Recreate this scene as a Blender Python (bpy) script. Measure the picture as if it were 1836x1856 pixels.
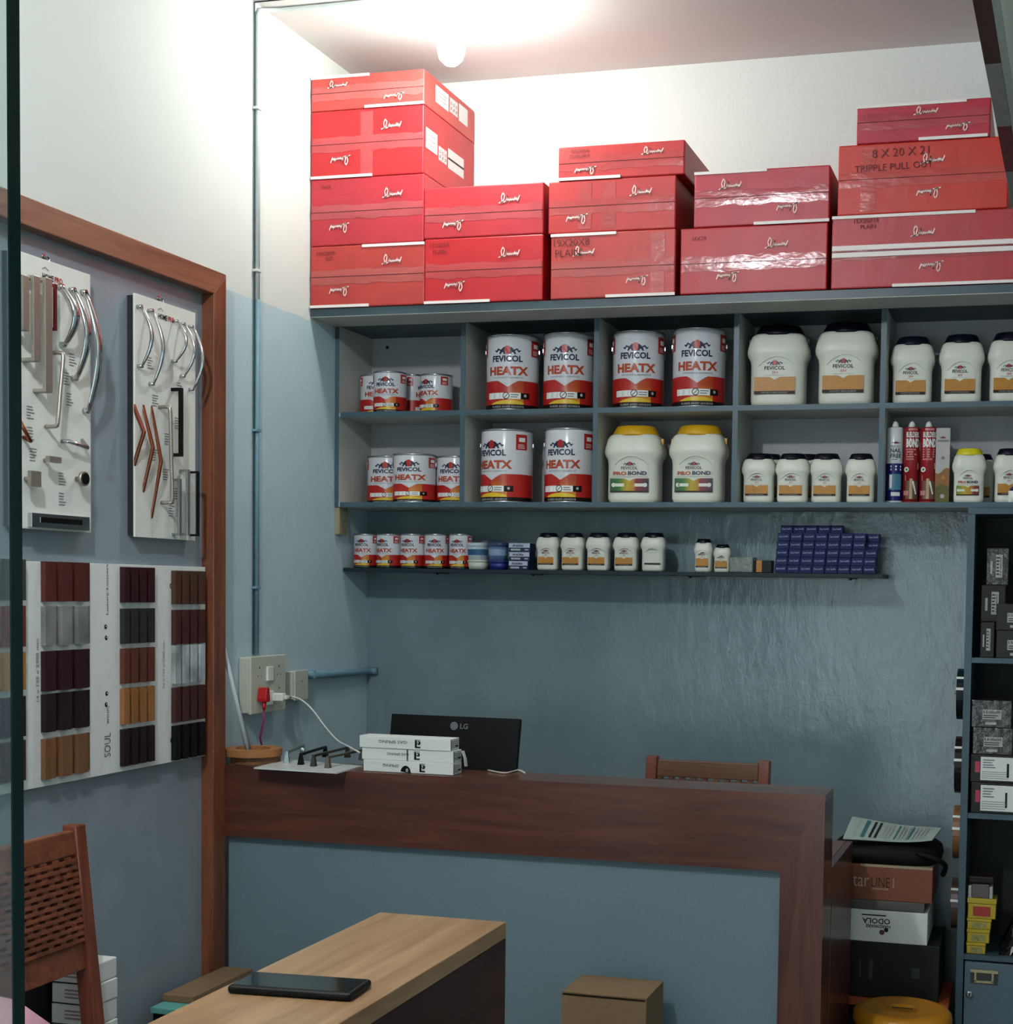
import bpy, bmesh, math, random
from mathutils import Vector, Matrix
random.seed(7)
for o in list(bpy.data.objects): bpy.data.objects.remove(o, do_unlink=True)
SC = bpy.context.scene; COL = SC.collection
R_ = math.radians; PI = math.pi

# ---------------------------------------------------------------- camera
W_, H_ = 1836, 1856
FOC, PX, PY = 2726.35, 1152.39, 1206.30
YAW, PITCH, ROLL = R_(15.092), R_(-2.929), R_(.881)
CAM = Vector((2.3385, -4.9606, 1.5455))
F = Vector((-math.sin(YAW)*math.cos(PITCH), math.cos(YAW)*math.cos(PITCH), math.sin(PITCH)))
R0 = Vector((math.cos(YAW), math.sin(YAW), 0)); U0 = R0.cross(F)
RT = R0*math.cos(ROLL) + U0*math.sin(ROLL); UP = -R0*math.sin(ROLL) + U0*math.cos(ROLL)
cam_d = bpy.data.cameras.new('camera'); cam = bpy.data.objects.new('camera', cam_d); COL.objects.link(cam)
mw = Matrix.Identity(4)
for i in range(3):
    mw[i][0] = RT[i]; mw[i][1] = UP[i]; mw[i][2] = -F[i]; mw[i][3] = CAM[i]
cam.matrix_world = mw
cam_d.sensor_fit = 'HORIZONTAL'; cam_d.sensor_width = 36; cam_d.lens = FOC/W_*36
cam_d.shift_x = (W_/2-PX)/W_; cam_d.shift_y = (PY-H_/2)/W_; cam_d.clip_start = .05
SC.camera = cam
def P(u, v, x=None, y=None, z=None):
    "the point of a real plane (x, y or z constant) that the photograph shows at a pixel"
    d = F + RT*((u-PX)/FOC) - UP*((v-PY)/FOC)
    i, t = (0, x) if x is not None else (1, y) if y is not None else (2, z)
    return CAM + d*((t-CAM[i])/d[i])

# ---------------------------------------------------------------- light
SC.view_settings.view_transform = 'Standard'; SC.view_settings.look = 'None'
SC.view_settings.gamma = 1; SC.view_settings.use_curve_mapping = False
SC.view_settings.exposure = 0.0
wd = bpy.data.worlds.new('world'); SC.world = wd; wd.use_nodes = True
bgn = wd.node_tree.nodes['Background']; bgn.inputs[0].default_value = (.85, .93, 1, 1); bgn.inputs[1].default_value = 5.0
BULB_A, BULB_B = 235, 1150      # emission of the two ceiling bulbs

# ---------------------------------------------------------------- materials
def C(h):
    if not isinstance(h, str): return (*h, 1)
    h = h.lstrip('#'); r = []
    for i in (0, 2, 4):
        c = int(h[i:i+2], 16)/255; r.append(c/12.92 if c <= .04045 else ((c+.055)/1.055)**2.4)
    return (*r, 1)
def mix(c, d, t): return tuple(c[i]*(1-t)+d[i]*t for i in range(3))+(1,)
MATS = {}
def M(name, col='#ffffff', rough=.5, metal=0, var=.06, scale=30, bump=0, bscale=60, trans=0, alpha=1, emit=0, ior=1.45, coat=0, stretch=(1, 1, 1)):
    if name in MATS: return MATS[name]
    m = bpy.data.materials.new(name); m.use_nodes = True; nt = m.node_tree; b = nt.nodes['Principled BSDF']
    c = C(col)
    b.inputs['Roughness'].default_value = rough; b.inputs['Metallic'].default_value = metal; b.inputs['IOR'].default_value = ior
    if max(c[:3]) < .03 and not coat: b.inputs['Specular IOR Level'].default_value = .22
    if coat: b.inputs['Coat Weight'].default_value = coat; b.inputs['Coat Roughness'].default_value = .12
    tc = nt.nodes.new('ShaderNodeTexCoord'); mp = nt.nodes.new('ShaderNodeMapping'); mp.inputs['Scale'].default_value = stretch
    nt.links.new(tc.outputs['Object'], mp.inputs[0])
    nz = nt.nodes.new('ShaderNodeTexNoise'); nz.inputs['Scale'].default_value = scale; nz.inputs['Detail'].default_value = 5
    nt.links.new(mp.outputs[0], nz.inputs['Vector'])
    rp = nt.nodes.new('ShaderNodeValToRGB'); rp.color_ramp.elements[0].position = .3; rp.color_ramp.elements[1].position = .7
    rp.color_ramp.elements[0].color = mix(c, (0, 0, 0), var); rp.color_ramp.elements[1].color = tuple(min(1, q*(1+var*.6)) for q in c[:3])+(1,)
    nt.links.new(nz.outputs[0], rp.inputs[0]); nt.links.new(rp.outputs[0], b.inputs['Base Color'])
    if bump:
        n2 = nt.nodes.new('ShaderNodeTexNoise'); n2.inputs['Scale'].default_value = bscale; n2.inputs['Detail'].default_value = 4
        nt.links.new(mp.outputs[0], n2.inputs['Vector'])
        bp = nt.nodes.new('ShaderNodeBump'); bp.inputs['Strength'].default_value = bump; bp.inputs['Distance'].default_value = .01
        nt.links.new(n2.outputs[0], bp.inputs['Height']); nt.links.new(bp.outputs[0], b.inputs['Normal'])
    if trans: b.inputs['Transmission Weight'].default_value = trans
    if alpha < 1: b.inputs['Alpha'].default_value = alpha
    if emit: b.inputs['Emission Color'].default_value = c; b.inputs['Emission Strength'].default_value = emit
    MATS[name] = m; return m
def wood(name, dark, light, axis='x', rough=.35, scale=1.0, bump=.05, coat=.2):
    "laminate with long grain along the given axis"
    if name in MATS: return MATS[name]
    m = M(name, dark, rough, coat=coat); nt = m.node_tree; b = nt.nodes['Principled BSDF']
    mp = [n for n in nt.nodes if n.type == 'MAPPING'][0]; nz = [n for n in nt.nodes if n.type == 'TEX_NOISE'][0]
    rp = [n for n in nt.nodes if n.type == 'VALTORGB'][0]
    s = {'x': (1.2, 14, 14), 'y': (14, 1.2, 14), 'z': (14, 14, 1.2)}[axis]
    mp.inputs['Scale'].default_value = tuple(q*scale for q in s)
    nz.inputs['Scale'].default_value = 1.6; nz.inputs['Detail'].default_value = 9; nz.inputs['Distortion'].default_value = 1.1; nz.inputs['Roughness'].default_value = .62
    rp.color_ramp.elements[0].color = C(dark); rp.color_ramp.elements[1].color = C(light)
    rp.color_ramp.elements[0].position = .34; rp.color_ramp.elements[1].position = .68
    return m
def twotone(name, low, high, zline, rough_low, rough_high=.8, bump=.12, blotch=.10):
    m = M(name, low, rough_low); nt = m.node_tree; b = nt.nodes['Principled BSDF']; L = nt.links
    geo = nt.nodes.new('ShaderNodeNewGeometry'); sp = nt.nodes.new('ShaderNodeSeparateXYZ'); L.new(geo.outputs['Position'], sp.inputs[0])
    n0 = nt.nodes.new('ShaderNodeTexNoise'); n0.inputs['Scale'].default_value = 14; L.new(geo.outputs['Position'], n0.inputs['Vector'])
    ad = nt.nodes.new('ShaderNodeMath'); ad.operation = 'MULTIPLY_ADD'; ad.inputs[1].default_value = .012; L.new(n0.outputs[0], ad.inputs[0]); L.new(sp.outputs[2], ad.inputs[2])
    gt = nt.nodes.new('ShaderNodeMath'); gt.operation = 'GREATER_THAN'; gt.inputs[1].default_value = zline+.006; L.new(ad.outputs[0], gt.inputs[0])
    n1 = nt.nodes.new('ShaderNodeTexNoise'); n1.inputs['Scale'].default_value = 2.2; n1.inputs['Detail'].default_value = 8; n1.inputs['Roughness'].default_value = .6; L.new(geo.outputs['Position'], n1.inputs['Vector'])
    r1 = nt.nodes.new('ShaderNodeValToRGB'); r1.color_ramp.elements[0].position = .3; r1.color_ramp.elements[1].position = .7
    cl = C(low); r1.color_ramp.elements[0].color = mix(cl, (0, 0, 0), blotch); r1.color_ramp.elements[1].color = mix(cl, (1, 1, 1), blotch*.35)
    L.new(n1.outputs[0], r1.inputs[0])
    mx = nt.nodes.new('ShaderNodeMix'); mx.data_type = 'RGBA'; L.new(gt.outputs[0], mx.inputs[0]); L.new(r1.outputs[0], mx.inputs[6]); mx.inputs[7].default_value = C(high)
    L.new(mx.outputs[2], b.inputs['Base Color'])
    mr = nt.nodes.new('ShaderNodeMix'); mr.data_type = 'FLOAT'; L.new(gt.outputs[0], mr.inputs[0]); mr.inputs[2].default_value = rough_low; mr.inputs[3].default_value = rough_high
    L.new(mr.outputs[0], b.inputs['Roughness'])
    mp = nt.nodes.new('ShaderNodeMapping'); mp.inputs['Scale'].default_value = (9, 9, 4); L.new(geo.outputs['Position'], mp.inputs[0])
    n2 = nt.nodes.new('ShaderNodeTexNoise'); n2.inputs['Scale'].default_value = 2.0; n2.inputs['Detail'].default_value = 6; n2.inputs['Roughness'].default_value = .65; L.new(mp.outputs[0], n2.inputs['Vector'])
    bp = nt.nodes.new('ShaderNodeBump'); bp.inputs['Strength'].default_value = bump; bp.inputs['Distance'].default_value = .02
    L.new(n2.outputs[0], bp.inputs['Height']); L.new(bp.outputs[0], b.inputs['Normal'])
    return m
def rampmat(name, axis, stops, rough=.3, lo=0., hi=1.):
    "printed colour gradient across an object-space axis between lo and hi"
    if name in MATS: return MATS[name]
    m = M(name, '#ffffff', rough); nt = m.node_tree; b = nt.nodes['Principled BSDF']; L = nt.links
    tc = nt.nodes.new('ShaderNodeTexCoord'); sp = nt.nodes.new('ShaderNodeSeparateXYZ'); L.new(tc.outputs['Object'], sp.inputs[0])
    nz = nt.nodes.new('ShaderNodeTexNoise'); nz.inputs['Scale'].default_value = 40; L.new(tc.outputs['Object'], nz.inputs['Vector'])
    mr = nt.nodes.new('ShaderNodeMapRange'); L.new(sp.outputs['XYZ'.index(axis)], mr.inputs[0]); mr.inputs[1].default_value = lo; mr.inputs[2].default_value = hi
    ad = nt.nodes.new('ShaderNodeMath'); ad.operation = 'MULTIPLY_ADD'; ad.inputs[1].default_value = .14; L.new(nz.outputs[0], ad.inputs[0]); L.new(mr.outputs[0], ad.inputs[2])
    rp = nt.nodes.new('ShaderNodeValToRGB'); el = rp.color_ramp.elements
    el[0].position = stops[0][0]; el[0].color = C(stops[0][1]); el[1].position = stops[-1][0]; el[1].color = C(stops[-1][1])
    for p, c in stops[1:-1]: e = el.new(p); e.color = C(c)
    L.new(ad.outputs[0], rp.inputs[0]); L.new(rp.outputs[0], b.inputs['Base Color']); return m

WHITEWALL = '#d9dcd7'
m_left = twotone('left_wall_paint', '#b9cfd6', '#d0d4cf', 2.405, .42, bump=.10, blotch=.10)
m_back = twotone('back_wall_shaded_paint', '#6c8087', '#cfd2ce', 2.41, .11, bump=.16, blotch=.16)  # same blue paint as the left wall, darkened here to put its shade into the colour
m_ceil = M('ceiling_paint', '#dad7d5', .85, var=.02, scale=3)
m_floor = M('floor_tile', '#8b8680', .35, var=.1, scale=6)
m_unit = M('unit_laminate', '#b3b5ae', .45, var=.03)
m_edge = M('unit_edge_paint', '#3a525d', .4, var=.12, scale=20)
m_slab = M('loft_board_paint', '#34474f', .4, var=.12, scale=12)
m_cw_x = wood('counter_laminate_long', '#44221a', '#633629', 'x')
m_cw_z = wood('counter_laminate_upright', '#44221a', '#633629', 'z')
m_cw_y = wood('counter_laminate_deep', '#44221a', '#633629', 'y')
m_tw = wood('table_laminate_lit_top', '#8a6747', '#b5946c', 'y', rough=.3, scale=.8)  # lighter than the sides: the light on the top is painted into the tone
m_tws = wood('table_laminate_shaded_side', '#2b1611', '#3d2018', 'y', rough=.35)  # same laminate as the top, with the shade of the sides painted in
m_fr_y = wood('frame_wood_long', '#6d402d', '#936047', 'y', rough=.45)
m_fr_z = wood('frame_wood_upright', '#5f3120', '#874f30', 'z', rough=.45)
m_cpanel = M('counter_blue_panel', '#6c8088', .4, var=.05, scale=150)
m_dpanel = M('display_grey_panel', '#8b979f', .2, var=.06, scale=8, coat=.3)
m_black = M('black_plastic', '#08090b', .35, var=.1)
m_dark = M('dark_print', '#1c1f25', .5)
m_white = M('white_plastic', '#dcded6', .4, var=.02)
m_paper = M('white_paper', '#dfe2dd', .7, var=.03)
m_chrome = M('chrome', '#c8c8c8', .12, 1, var=.02)
m_satin = M('satin_nickel', '#a49e92', .38, .75, var=.04)
m_steel = M('brushed_steel', '#9aa09e', .3, .8, var=.04)
m_copper = M('rose_copper', '#9a5a42', .28, .8, var=.06)
m_glassedge = M('glass_green_edge', '#04201d', .1)
m_tin = M('tin_metal', '#b4b7bb', .25, .9, var=.05)
m_canw = M('can_white', '#ccced2', .22, var=.02)
m_navy = M('print_navy', '#121638', .4)
m_red = M('print_red', '#a81f1a', .35)
m_orange = M('print_orange', '#a8401f', .35)
m_yel = M('print_yellow', '#d0b02a', .35)
m_blk = M('print_black', '#150f0d', .35)
m_grey = M('print_grey', '#77787a', .6)
m_lgrey = M('print_pale_grey', '#a5a8a6', .6)
m_jar = M('jar_white_plastic', '#d2d3c6', .38, var=.02)
m_lidn = M('jar_lid_navy', '#0b0d1c', .35, var=.1)
m_lidy = M('jar_lid_yellow', '#c99a12', .35, var=.06)
m_gold = M('print_golden', '#ad7418', .4, var=.12, scale=60)
m_brownp = M('print_dark_brown', '#2b1510', .4)
m_card = M('brown_cardboard', '#7d6447', .75, var=.08, scale=80)

# ---------------------------------------------------------------- mesh helpers
class MB:
    def __init__(s): s.v = []; s.f = []; s.mi = []; s.mats = []; s.sm = []
    def mid(s, m):
        if m not in s.mats: s.mats.append(m)
        return s.mats.index(m)
    def add(s, vs, fs, m, smooth=False):
        n = len(s.v); k = s.mid(m); s.v += [tuple(v) for v in vs]
        for f in fs: s.f.append(tuple(n+i for i in f)); s.mi.append(k); s.sm.append(smooth)
        return s
    def box(s, x0, x1, y0, y1, z0, z1, m, T=None):
        x0, x1 = min(x0, x1), max(x0, x1); y0, y1 = min(y0, y1), max(y0, y1); z0, z1 = min(z0, z1), max(z0, z1)
        vs = [Vector(p) for p in ((x0, y0, z0), (x1, y0, z0), (x1, y1, z0), (x0, y1, z0), (x0, y0, z1), (x1, y0, z1), (x1, y1, z1), (x0, y1, z1))]
        if T: vs = [T @ v for v in vs]
        return s.add(vs, [(0, 3, 2, 1), (4, 5, 6, 7), (0, 1, 5, 4), (1, 2, 6, 5), (2, 3, 7, 6), (3, 0, 4, 7)], m)
    def prism(s, pts, a0, a1, m, axis='x', T=None):
        "closed outline pts in the two other axes, extruded along axis from a0 to a1"
        n = len(pts)
        def w(a, p):
            v = {'x': (a, p[0], p[1]), 'y': (p[0], a, p[1]), 'z': (p[0], p[1], a)}[axis]
            return T @ Vector(v) if T else v
        vs = [w(a0, p) for p in pts]+[w(a1, p) for p in pts]
        fs = [tuple(range(n-1, -1, -1)), tuple(range(n, 2*n))]+[(i, (i+1) % n, n+(i+1) % n, n+i) for i in range(n)]
        return s.add(vs, fs, m)
    def tube(s, pts, r, m, n=10, closed=False, sx=1, ref=None, caps=True):
        pts = [Vector(p) for p in pts]; N = len(pts); vs = []; prev = None
        rs = r if isinstance(r, (list, tuple)) else [r]*N
        for i, p in enumerate(pts):
            a = pts[i-1] if i or closed else pts[0]; b = pts[(i+1) % N] if i < N-1 or closed else pts[-1]
            t = (b-a).normalized()
            if prev is None:
                q = Vector(ref) if ref else (Vector((0, 0, 1)) if abs(t.z) < .9 else Vector((1, 0, 0)))
            else: q = prev
            e1 = (q-t*q.dot(t)).normalized(); e2 = t.cross(e1); prev = e1
            for k in range(n):
                an = 2*PI*(k+.5)/n; vs.append(p+(e1*math.cos(an)*sx+e2*math.sin(an))*rs[i])
        fs = []
        for i in range(N if closed else N-1):
            j = (i+1) % N
            for k in range(n): fs.append((i*n+k, i*n+(k+1) % n, j*n+(k+1) % n, j*n+k))
        if not closed and caps: fs += [tuple(range(n-1, -1, -1)), tuple((N-1)*n+k for k in range(n))]
        return s.add(vs, fs, m, n > 6)
    def lathe(s, prof, m, c=(0, 0, 0), n=32, axis='z', expo=2, sy=1, cap=True, T=None):
        "profile (radius, height); expo>2 gives a rounded-square section"
        vs = []
        for r, h in prof:
            for k in range(n):
                a = 2*PI*k/n; ca, sa = math.cos(a), math.sin(a)
                q = (abs(ca)**expo+abs(sa)**expo)**(-1/expo) if expo != 2 else 1
                x, y = r*ca*q, r*sa*q*sy
                p = {'z': (x, y, h), 'x': (h, x, y), 'y': (x, -h, y)}[axis]
                p = Vector((p[0]+c[0], p[1]+c[1], p[2]+c[2])); vs.append(T @ p if T else p)
        fs = [(i*n+k, i*n+(k+1) % n, (i+1)*n+(k+1) % n, (i+1)*n+k) for i in range(len(prof)-1) for k in range(n)]
        s.add(vs, fs, m, True)
        if cap:
            k0 = len(s.v)-len(vs); mi = s.mid(m)
            s.f += [tuple(k0+k for k in range(n-1, -1, -1)), tuple(k0+(len(prof)-1)*n+k for k in range(n))]; s.mi += [mi, mi]; s.sm += [False, False]
        return s
    def build(s, name, parent=None, bevel=0, seg=2, thing=None):
        me = bpy.data.meshes.new(name); me.from_pydata(s.v, [], s.f)
        for m in s.mats: me.materials.append(m)
        for p, k, q in zip(me.polygons, s.mi, s.sm): p.material_index = k; p.use_smooth = q
        if bevel:
            bm = bmesh.new(); bm.from_mesh(me); bmesh.ops.recalc_face_normals(bm, faces=bm.faces)
            es = [e for e in bm.edges if len(e.link_faces) == 2 and e.calc_face_angle(0) > .5]
            bmesh.ops.bevel(bm, geom=es, offset=bevel, segments=seg, affect='EDGES', profile=.5, clamp_overlap=True)
            bm.to_mesh(me); bm.free()
        else:
            bm = bmesh.new(); bm.from_mesh(me); bmesh.ops.recalc_face_normals(bm, faces=bm.faces); bm.to_mesh(me); bm.free()
        me.update()
        o = bpy.data.objects.new(name, me); COL.objects.link(o)
        if parent: o.parent = parent
        return o
def tag(o, label=None, cat=None, group=None, kind=None):
    if label: o['label'] = label
    if cat: o['category'] = cat
    if group: o['group'] = group
    if kind: o['kind'] = kind
    return o
def thing(name, label, cat, loc=(0, 0, 0), rz=0, group=None):
    o = bpy.data.objects.new(name, None); COL.objects.link(o); o.empty_display_size = .05
    o.location = loc; o.rotation_euler = (0, 0, rz); return tag(o, label, cat, group)
def kids(o): return [c for c in bpy.data.objects if c.parent == o]
def copy_tree(o, loc, rz=0, label=None, group=None, parent=None, scale=None):
    c = o.copy(); COL.objects.link(c); c.parent = parent
    if loc is not None: c.location = loc; c.rotation_euler = (0, 0, rz)
    if scale: c.scale = scale
    if label: c['label'] = label
    if group: c['group'] = group
    for ch in kids(o):
        if ch is not c: copy_tree(ch, None, parent=c)
    return c
_tc = {}
def textmesh(s, bold=0., shear=0.):
    k = (s, bold, shear)
    if k in _tc: return _tc[k]
    cu = bpy.data.curves.new('t', 'FONT'); cu.body = s; cu.size = 1; cu.resolution_u = 2; cu.offset = bold; cu.shear = shear; cu.fill_mode = 'FRONT'
    ob = bpy.data.objects.new('t', cu); me = ob.to_mesh()
    vs = [tuple(v.co) for v in me.vertices]; fs = [tuple(p.vertices) for p in me.polygons]
    ob.to_mesh_clear(); bpy.data.objects.remove(ob); bpy.data.curves.remove(cu)
    x0 = min(v[0] for v in vs); x1 = max(v[0] for v in vs); y0 = min(v[1] for v in vs); y1 = max(v[1] for v in vs)
    w, h = x1-x0, y1-y0
    _tc[k] = ([((v[0]-x0)/w-.5, (v[1]-y0)/h-.5) for v in vs], fs, w/h); return _tc[k]
class Print:
    "flat print (lettering, bands, marks) laid on a surface given by a map (s, t, lift) -> point"
    def __init__(s, fn, mb=None): s.fn = fn; s.mb = mb or MB(); s.lift = .0006
    def text(s, t, cx, cy, m, w=None, h=None, bold=.02, flip=False, shear=0, rot=0, d=2):
        vs, fs, ar = textmesh(t, bold, shear)
        if w is None: w = h*ar
        if h is None: h = w/ar
        g = -1 if flip else 1; c, q = math.cos(rot), math.sin(rot)
        s.mb.add([s.fn(cx+g*(v[0]*w*c-v[1]*h*q), cy+g*(v[0]*w*q+v[1]*h*c), s.lift*d) for v in vs], fs, m)
    def band(s, s0, s1, lo, hi, m, n=12, d=1):
        lo_ = lo if callable(lo) else (lambda a: lo); hi_ = hi if callable(hi) else (lambda a: hi)
        vs = []
        for i in range(n+1):
            a = s0+(s1-s0)*i/n; vs += [s.fn(a, lo_(a), s.lift*d), s.fn(a, hi_(a), s.lift*d)]
        s.mb.add(vs, [(2*i, 2*i+2, 2*i+3, 2*i+1) for i in range(n)], m)
    def poly(s, pts, m, d=1):
        s.mb.add([s.fn(p[0], p[1], s.lift*d) for p in pts], [tuple(range(len(pts)))], m)
    def disc(s, cx, cy, r, m, d=1, n=16, ry=None, a0=0, a1=2*PI):
        ry = ry or r; s.poly([(cx+r*math.cos(a0+(a1-a0)*k/n), cy+ry*math.sin(a0+(a1-a0)*k/n)) for k in range(n)], m, d)
    def ring(s, cx, cy, r0, r1, m, d=1, n=20):
        vs = []
        for k in range(n):
            a = 2*PI*k/n
            for r in (r0, r1): vs.append(s.fn(cx+r*math.cos(a), cy+r*math.sin(a), s.lift*d))
        s.mb.add(vs, [(2*k, 2*((k+1) % n), 2*((k+1) % n)+1, 2*k+1) for k in range(n)], m)
    def stroke(s, pts, w, m, d=2):
        for (a, b), (c, e) in zip(pts[:-1], pts[1:]):
            dx, dy = c-a, e-b; l = math.hypot(dx, dy) or 1; nx, ny = -dy/l*w/2, dx/l*w/2; ex, ey = dx/l*w*.3, dy/l*w*.3
            s.mb.add([s.fn(p, q, s.lift*d) for p, q in ((a-ex+nx, b-ey+ny), (a-ex-nx, b-ey-ny), (c+ex-nx, e+ey-ny), (c+ex+nx, e+ey+ny))], [(0, 1, 2, 3)], m)
    def emblem(s, cx, cy, w):
        "two dark animals pulling at a red ball"
        for g in (-1, 1):
            s.poly([(cx+g*w*x, cy+w*y) for x, y in ((.04, 0), (.04, .27), (.14, .26), (.22, .20), (.29, .10), (.33, 0), (.26, 0), (.22, .07), (.17, .07), (.15, 0))], m_navy, 2)
            s.stroke([(cx+g*w*.25, cy+w*.13), (cx+g*w*.36, cy+w*.19), (cx+g*w*.43, cy+w*.09), (cx+g*w*.48, cy+w*.13)], w*.05, m_navy, 3)
        s.poly([(cx+w*x, cy+w*y) for x, y in ((-.07, 0), (.07, 0), (.12, .13), (.10, .26), (.05, .31), (-.05, .31), (-.10, .26), (-.12, .13))], m_red, 3)
    def lines(s, x0, x1, y0, y1, n, m, d=2, fill=.45, ragged=.3, rnd=random):
        for k in range(n):
            y = y1-(y1-y0)*(k+.5)/n; h = (y1-y0)/n*fill/2; e = x1-(x1-x0)*ragged*rnd.random()
            s.band(x0, e, y-h, y+h, m, 2, d)
def plane(o, ux, uy):
    o, ux, uy = Vector(o), Vector(ux), Vector(uy); n = ux.cross(uy).normalized()
    return lambda s, t, l: o+ux*s+uy*t+n*l
def cyl(r): return lambda s, t, l: ((r+l)*math.sin(s/r), -(r+l)*math.cos(s/r), t)

# ---------------------------------------------------------------- setting
ZC, ZS, ZM, ZB = 3.2895, 2.4158, 2.1108, 1.8073      # ceiling, loft board underside, middle shelf, unit bottom
XR, YF = 3.15, -6.45
tag(MB().box(-.12, 0, YF, .12, 0, ZC, m_left).build('wall_left'), kind='structure')
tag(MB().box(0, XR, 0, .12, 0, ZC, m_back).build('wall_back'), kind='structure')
tag(MB().box(XR, XR+.12, YF, .12, 0, ZC, twotone('right_wall_paint', '#a3b8bf', '#dde0db', 2.405, .42)).build('wall_right'), kind='structure')
tag(MB().box(-.12, XR+.12, YF-.12, .12, ZC, ZC+.12, m_ceil).build('ceiling'), kind='structure')
tag(MB().box(-.12, XR+.12, YF-.12, .12, -.1, 0, m_floor).build('floor'), kind='structure')
fw = MB(); m_fw = M('front_wall_paint', '#a9b4b6', .7)
fw.box(-.12, .35, YF-.12, YF, 0, ZC, m_fw); fw.box(1.95, XR+.12, YF-.12, YF, 0, ZC, m_fw); fw.box(.35, 1.95, YF-.12, YF, 2.1, ZC, m_fw)
tag(fw.build('wall_front'), kind='structure')

# ---------------------------------------------------------------- loft board and pigeon-hole unit
YS, YU = -.4456, -.2654
loft = thing('loft_shelf', 'long dark grey-blue loft board across the back wall, carrying the red cartons', 'shelf', (0, 0, ZS))
MB().box(.002, XR-.002, YS, -.002, 0, .0245, m_slab).build('board', loft)
mb = MB(); mb.box(.0025, XR-.0025, YS+.001, YU-.003, -.002, -.0002, m_unit); mb.build('underside_sheet', loft)
unit = thing('pigeonhole_unit', 'wide grey two-row pigeonhole unit with blue-grey edges under the loft board', 'shelf unit', (0, 0, ZB))
ux = [.0048+k*.46 for k in range(7)]
H = ZS-ZB-.0005
for k, x in enumerate(ux[:7]):
    if x > XR-.05: continue
    MB().box(x-.0085 if k else .002, x+.0085 if k else .0165, YU, -.010, .0165, H, m_unit).build('divider' if k else 'side_panel', unit)
MB().box(.002, XR-.003, YU, -.010, 0, .016, m_unit).build('bottom_board', unit)
for k in range(6):
    a, b = ux[k]+(.009 if k else .012), ux[k+1]-.009
    MB().box(a, b, YU, -.010, ZM-ZB, ZM-ZB+.0165, m_unit).build('shelf_board', unit)
MB().box(.002, XR-.003, -.010, -.002, 0, H, M('unit_back_panel', '#a2a3a6', .5, var=.03)).build('back_panel', unit)
# painted front edges (edging strips)
mb = MB()
for k, x in enumerate(ux):
    if x > XR-.05: continue
    mb.box(x-.0085 if k else .002, x+.0085 if k else .0165, YU-.0015, YU-.0001, 0, H, m_edge)
for z0, z1 in ((0, .016), (ZM-ZB, ZM-ZB+.0165)):
    for k in range(6): mb.box(ux[k]+(.0086 if k else .0167), ux[k+1]-.0086, YU-.0015, YU-.0001, z0, z1, m_edge)
mb.build('edging', unit)['label'] = 'blue-grey painted front edging'
mb = MB(); hx = P(702, 630, y=-.011); mb.lathe([(.0055, 0), (.0055, .001)], m_blk, (hx.x, -.0102, hx.z-ZB), 12, 'y'); mb.build('screw_hole', unit)
cl = thing('wall_cleat', 'bare pale wooden cleat on the left wall under the pigeonhole unit', 'batten', (0, 0, 1.715))
mb = MB(); mb.box(.001, .018, -.262, -.20, 0, .09, M('raw_wood', '#8d8468', .7, var=.15, scale=40, stretch=(1, 1, .2))); mb.build('wood_block', cl)

low = thing('narrow_shelf', 'thin dark shelf board below the pigeonhole unit with small cans and jars', 'shelf', (0, 0, 1.590))
MB().box(.002, 1.85, -.20, -.002, 0, .012, M('narrow_shelf_paint', '#1d2a30', .4, var=.1)).build('board', low)
for x in (.31, .66, 1.21, 1.74):
    mb = MB(); mb.box(x-.007, x+.007, -.115, -.004, -.003, -.0004, m_black)
    mb.lathe([(.004, 0), (.004, .004)], m_black, (x, -.1, -.007), 8); mb.build('bracket', low)

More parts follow.
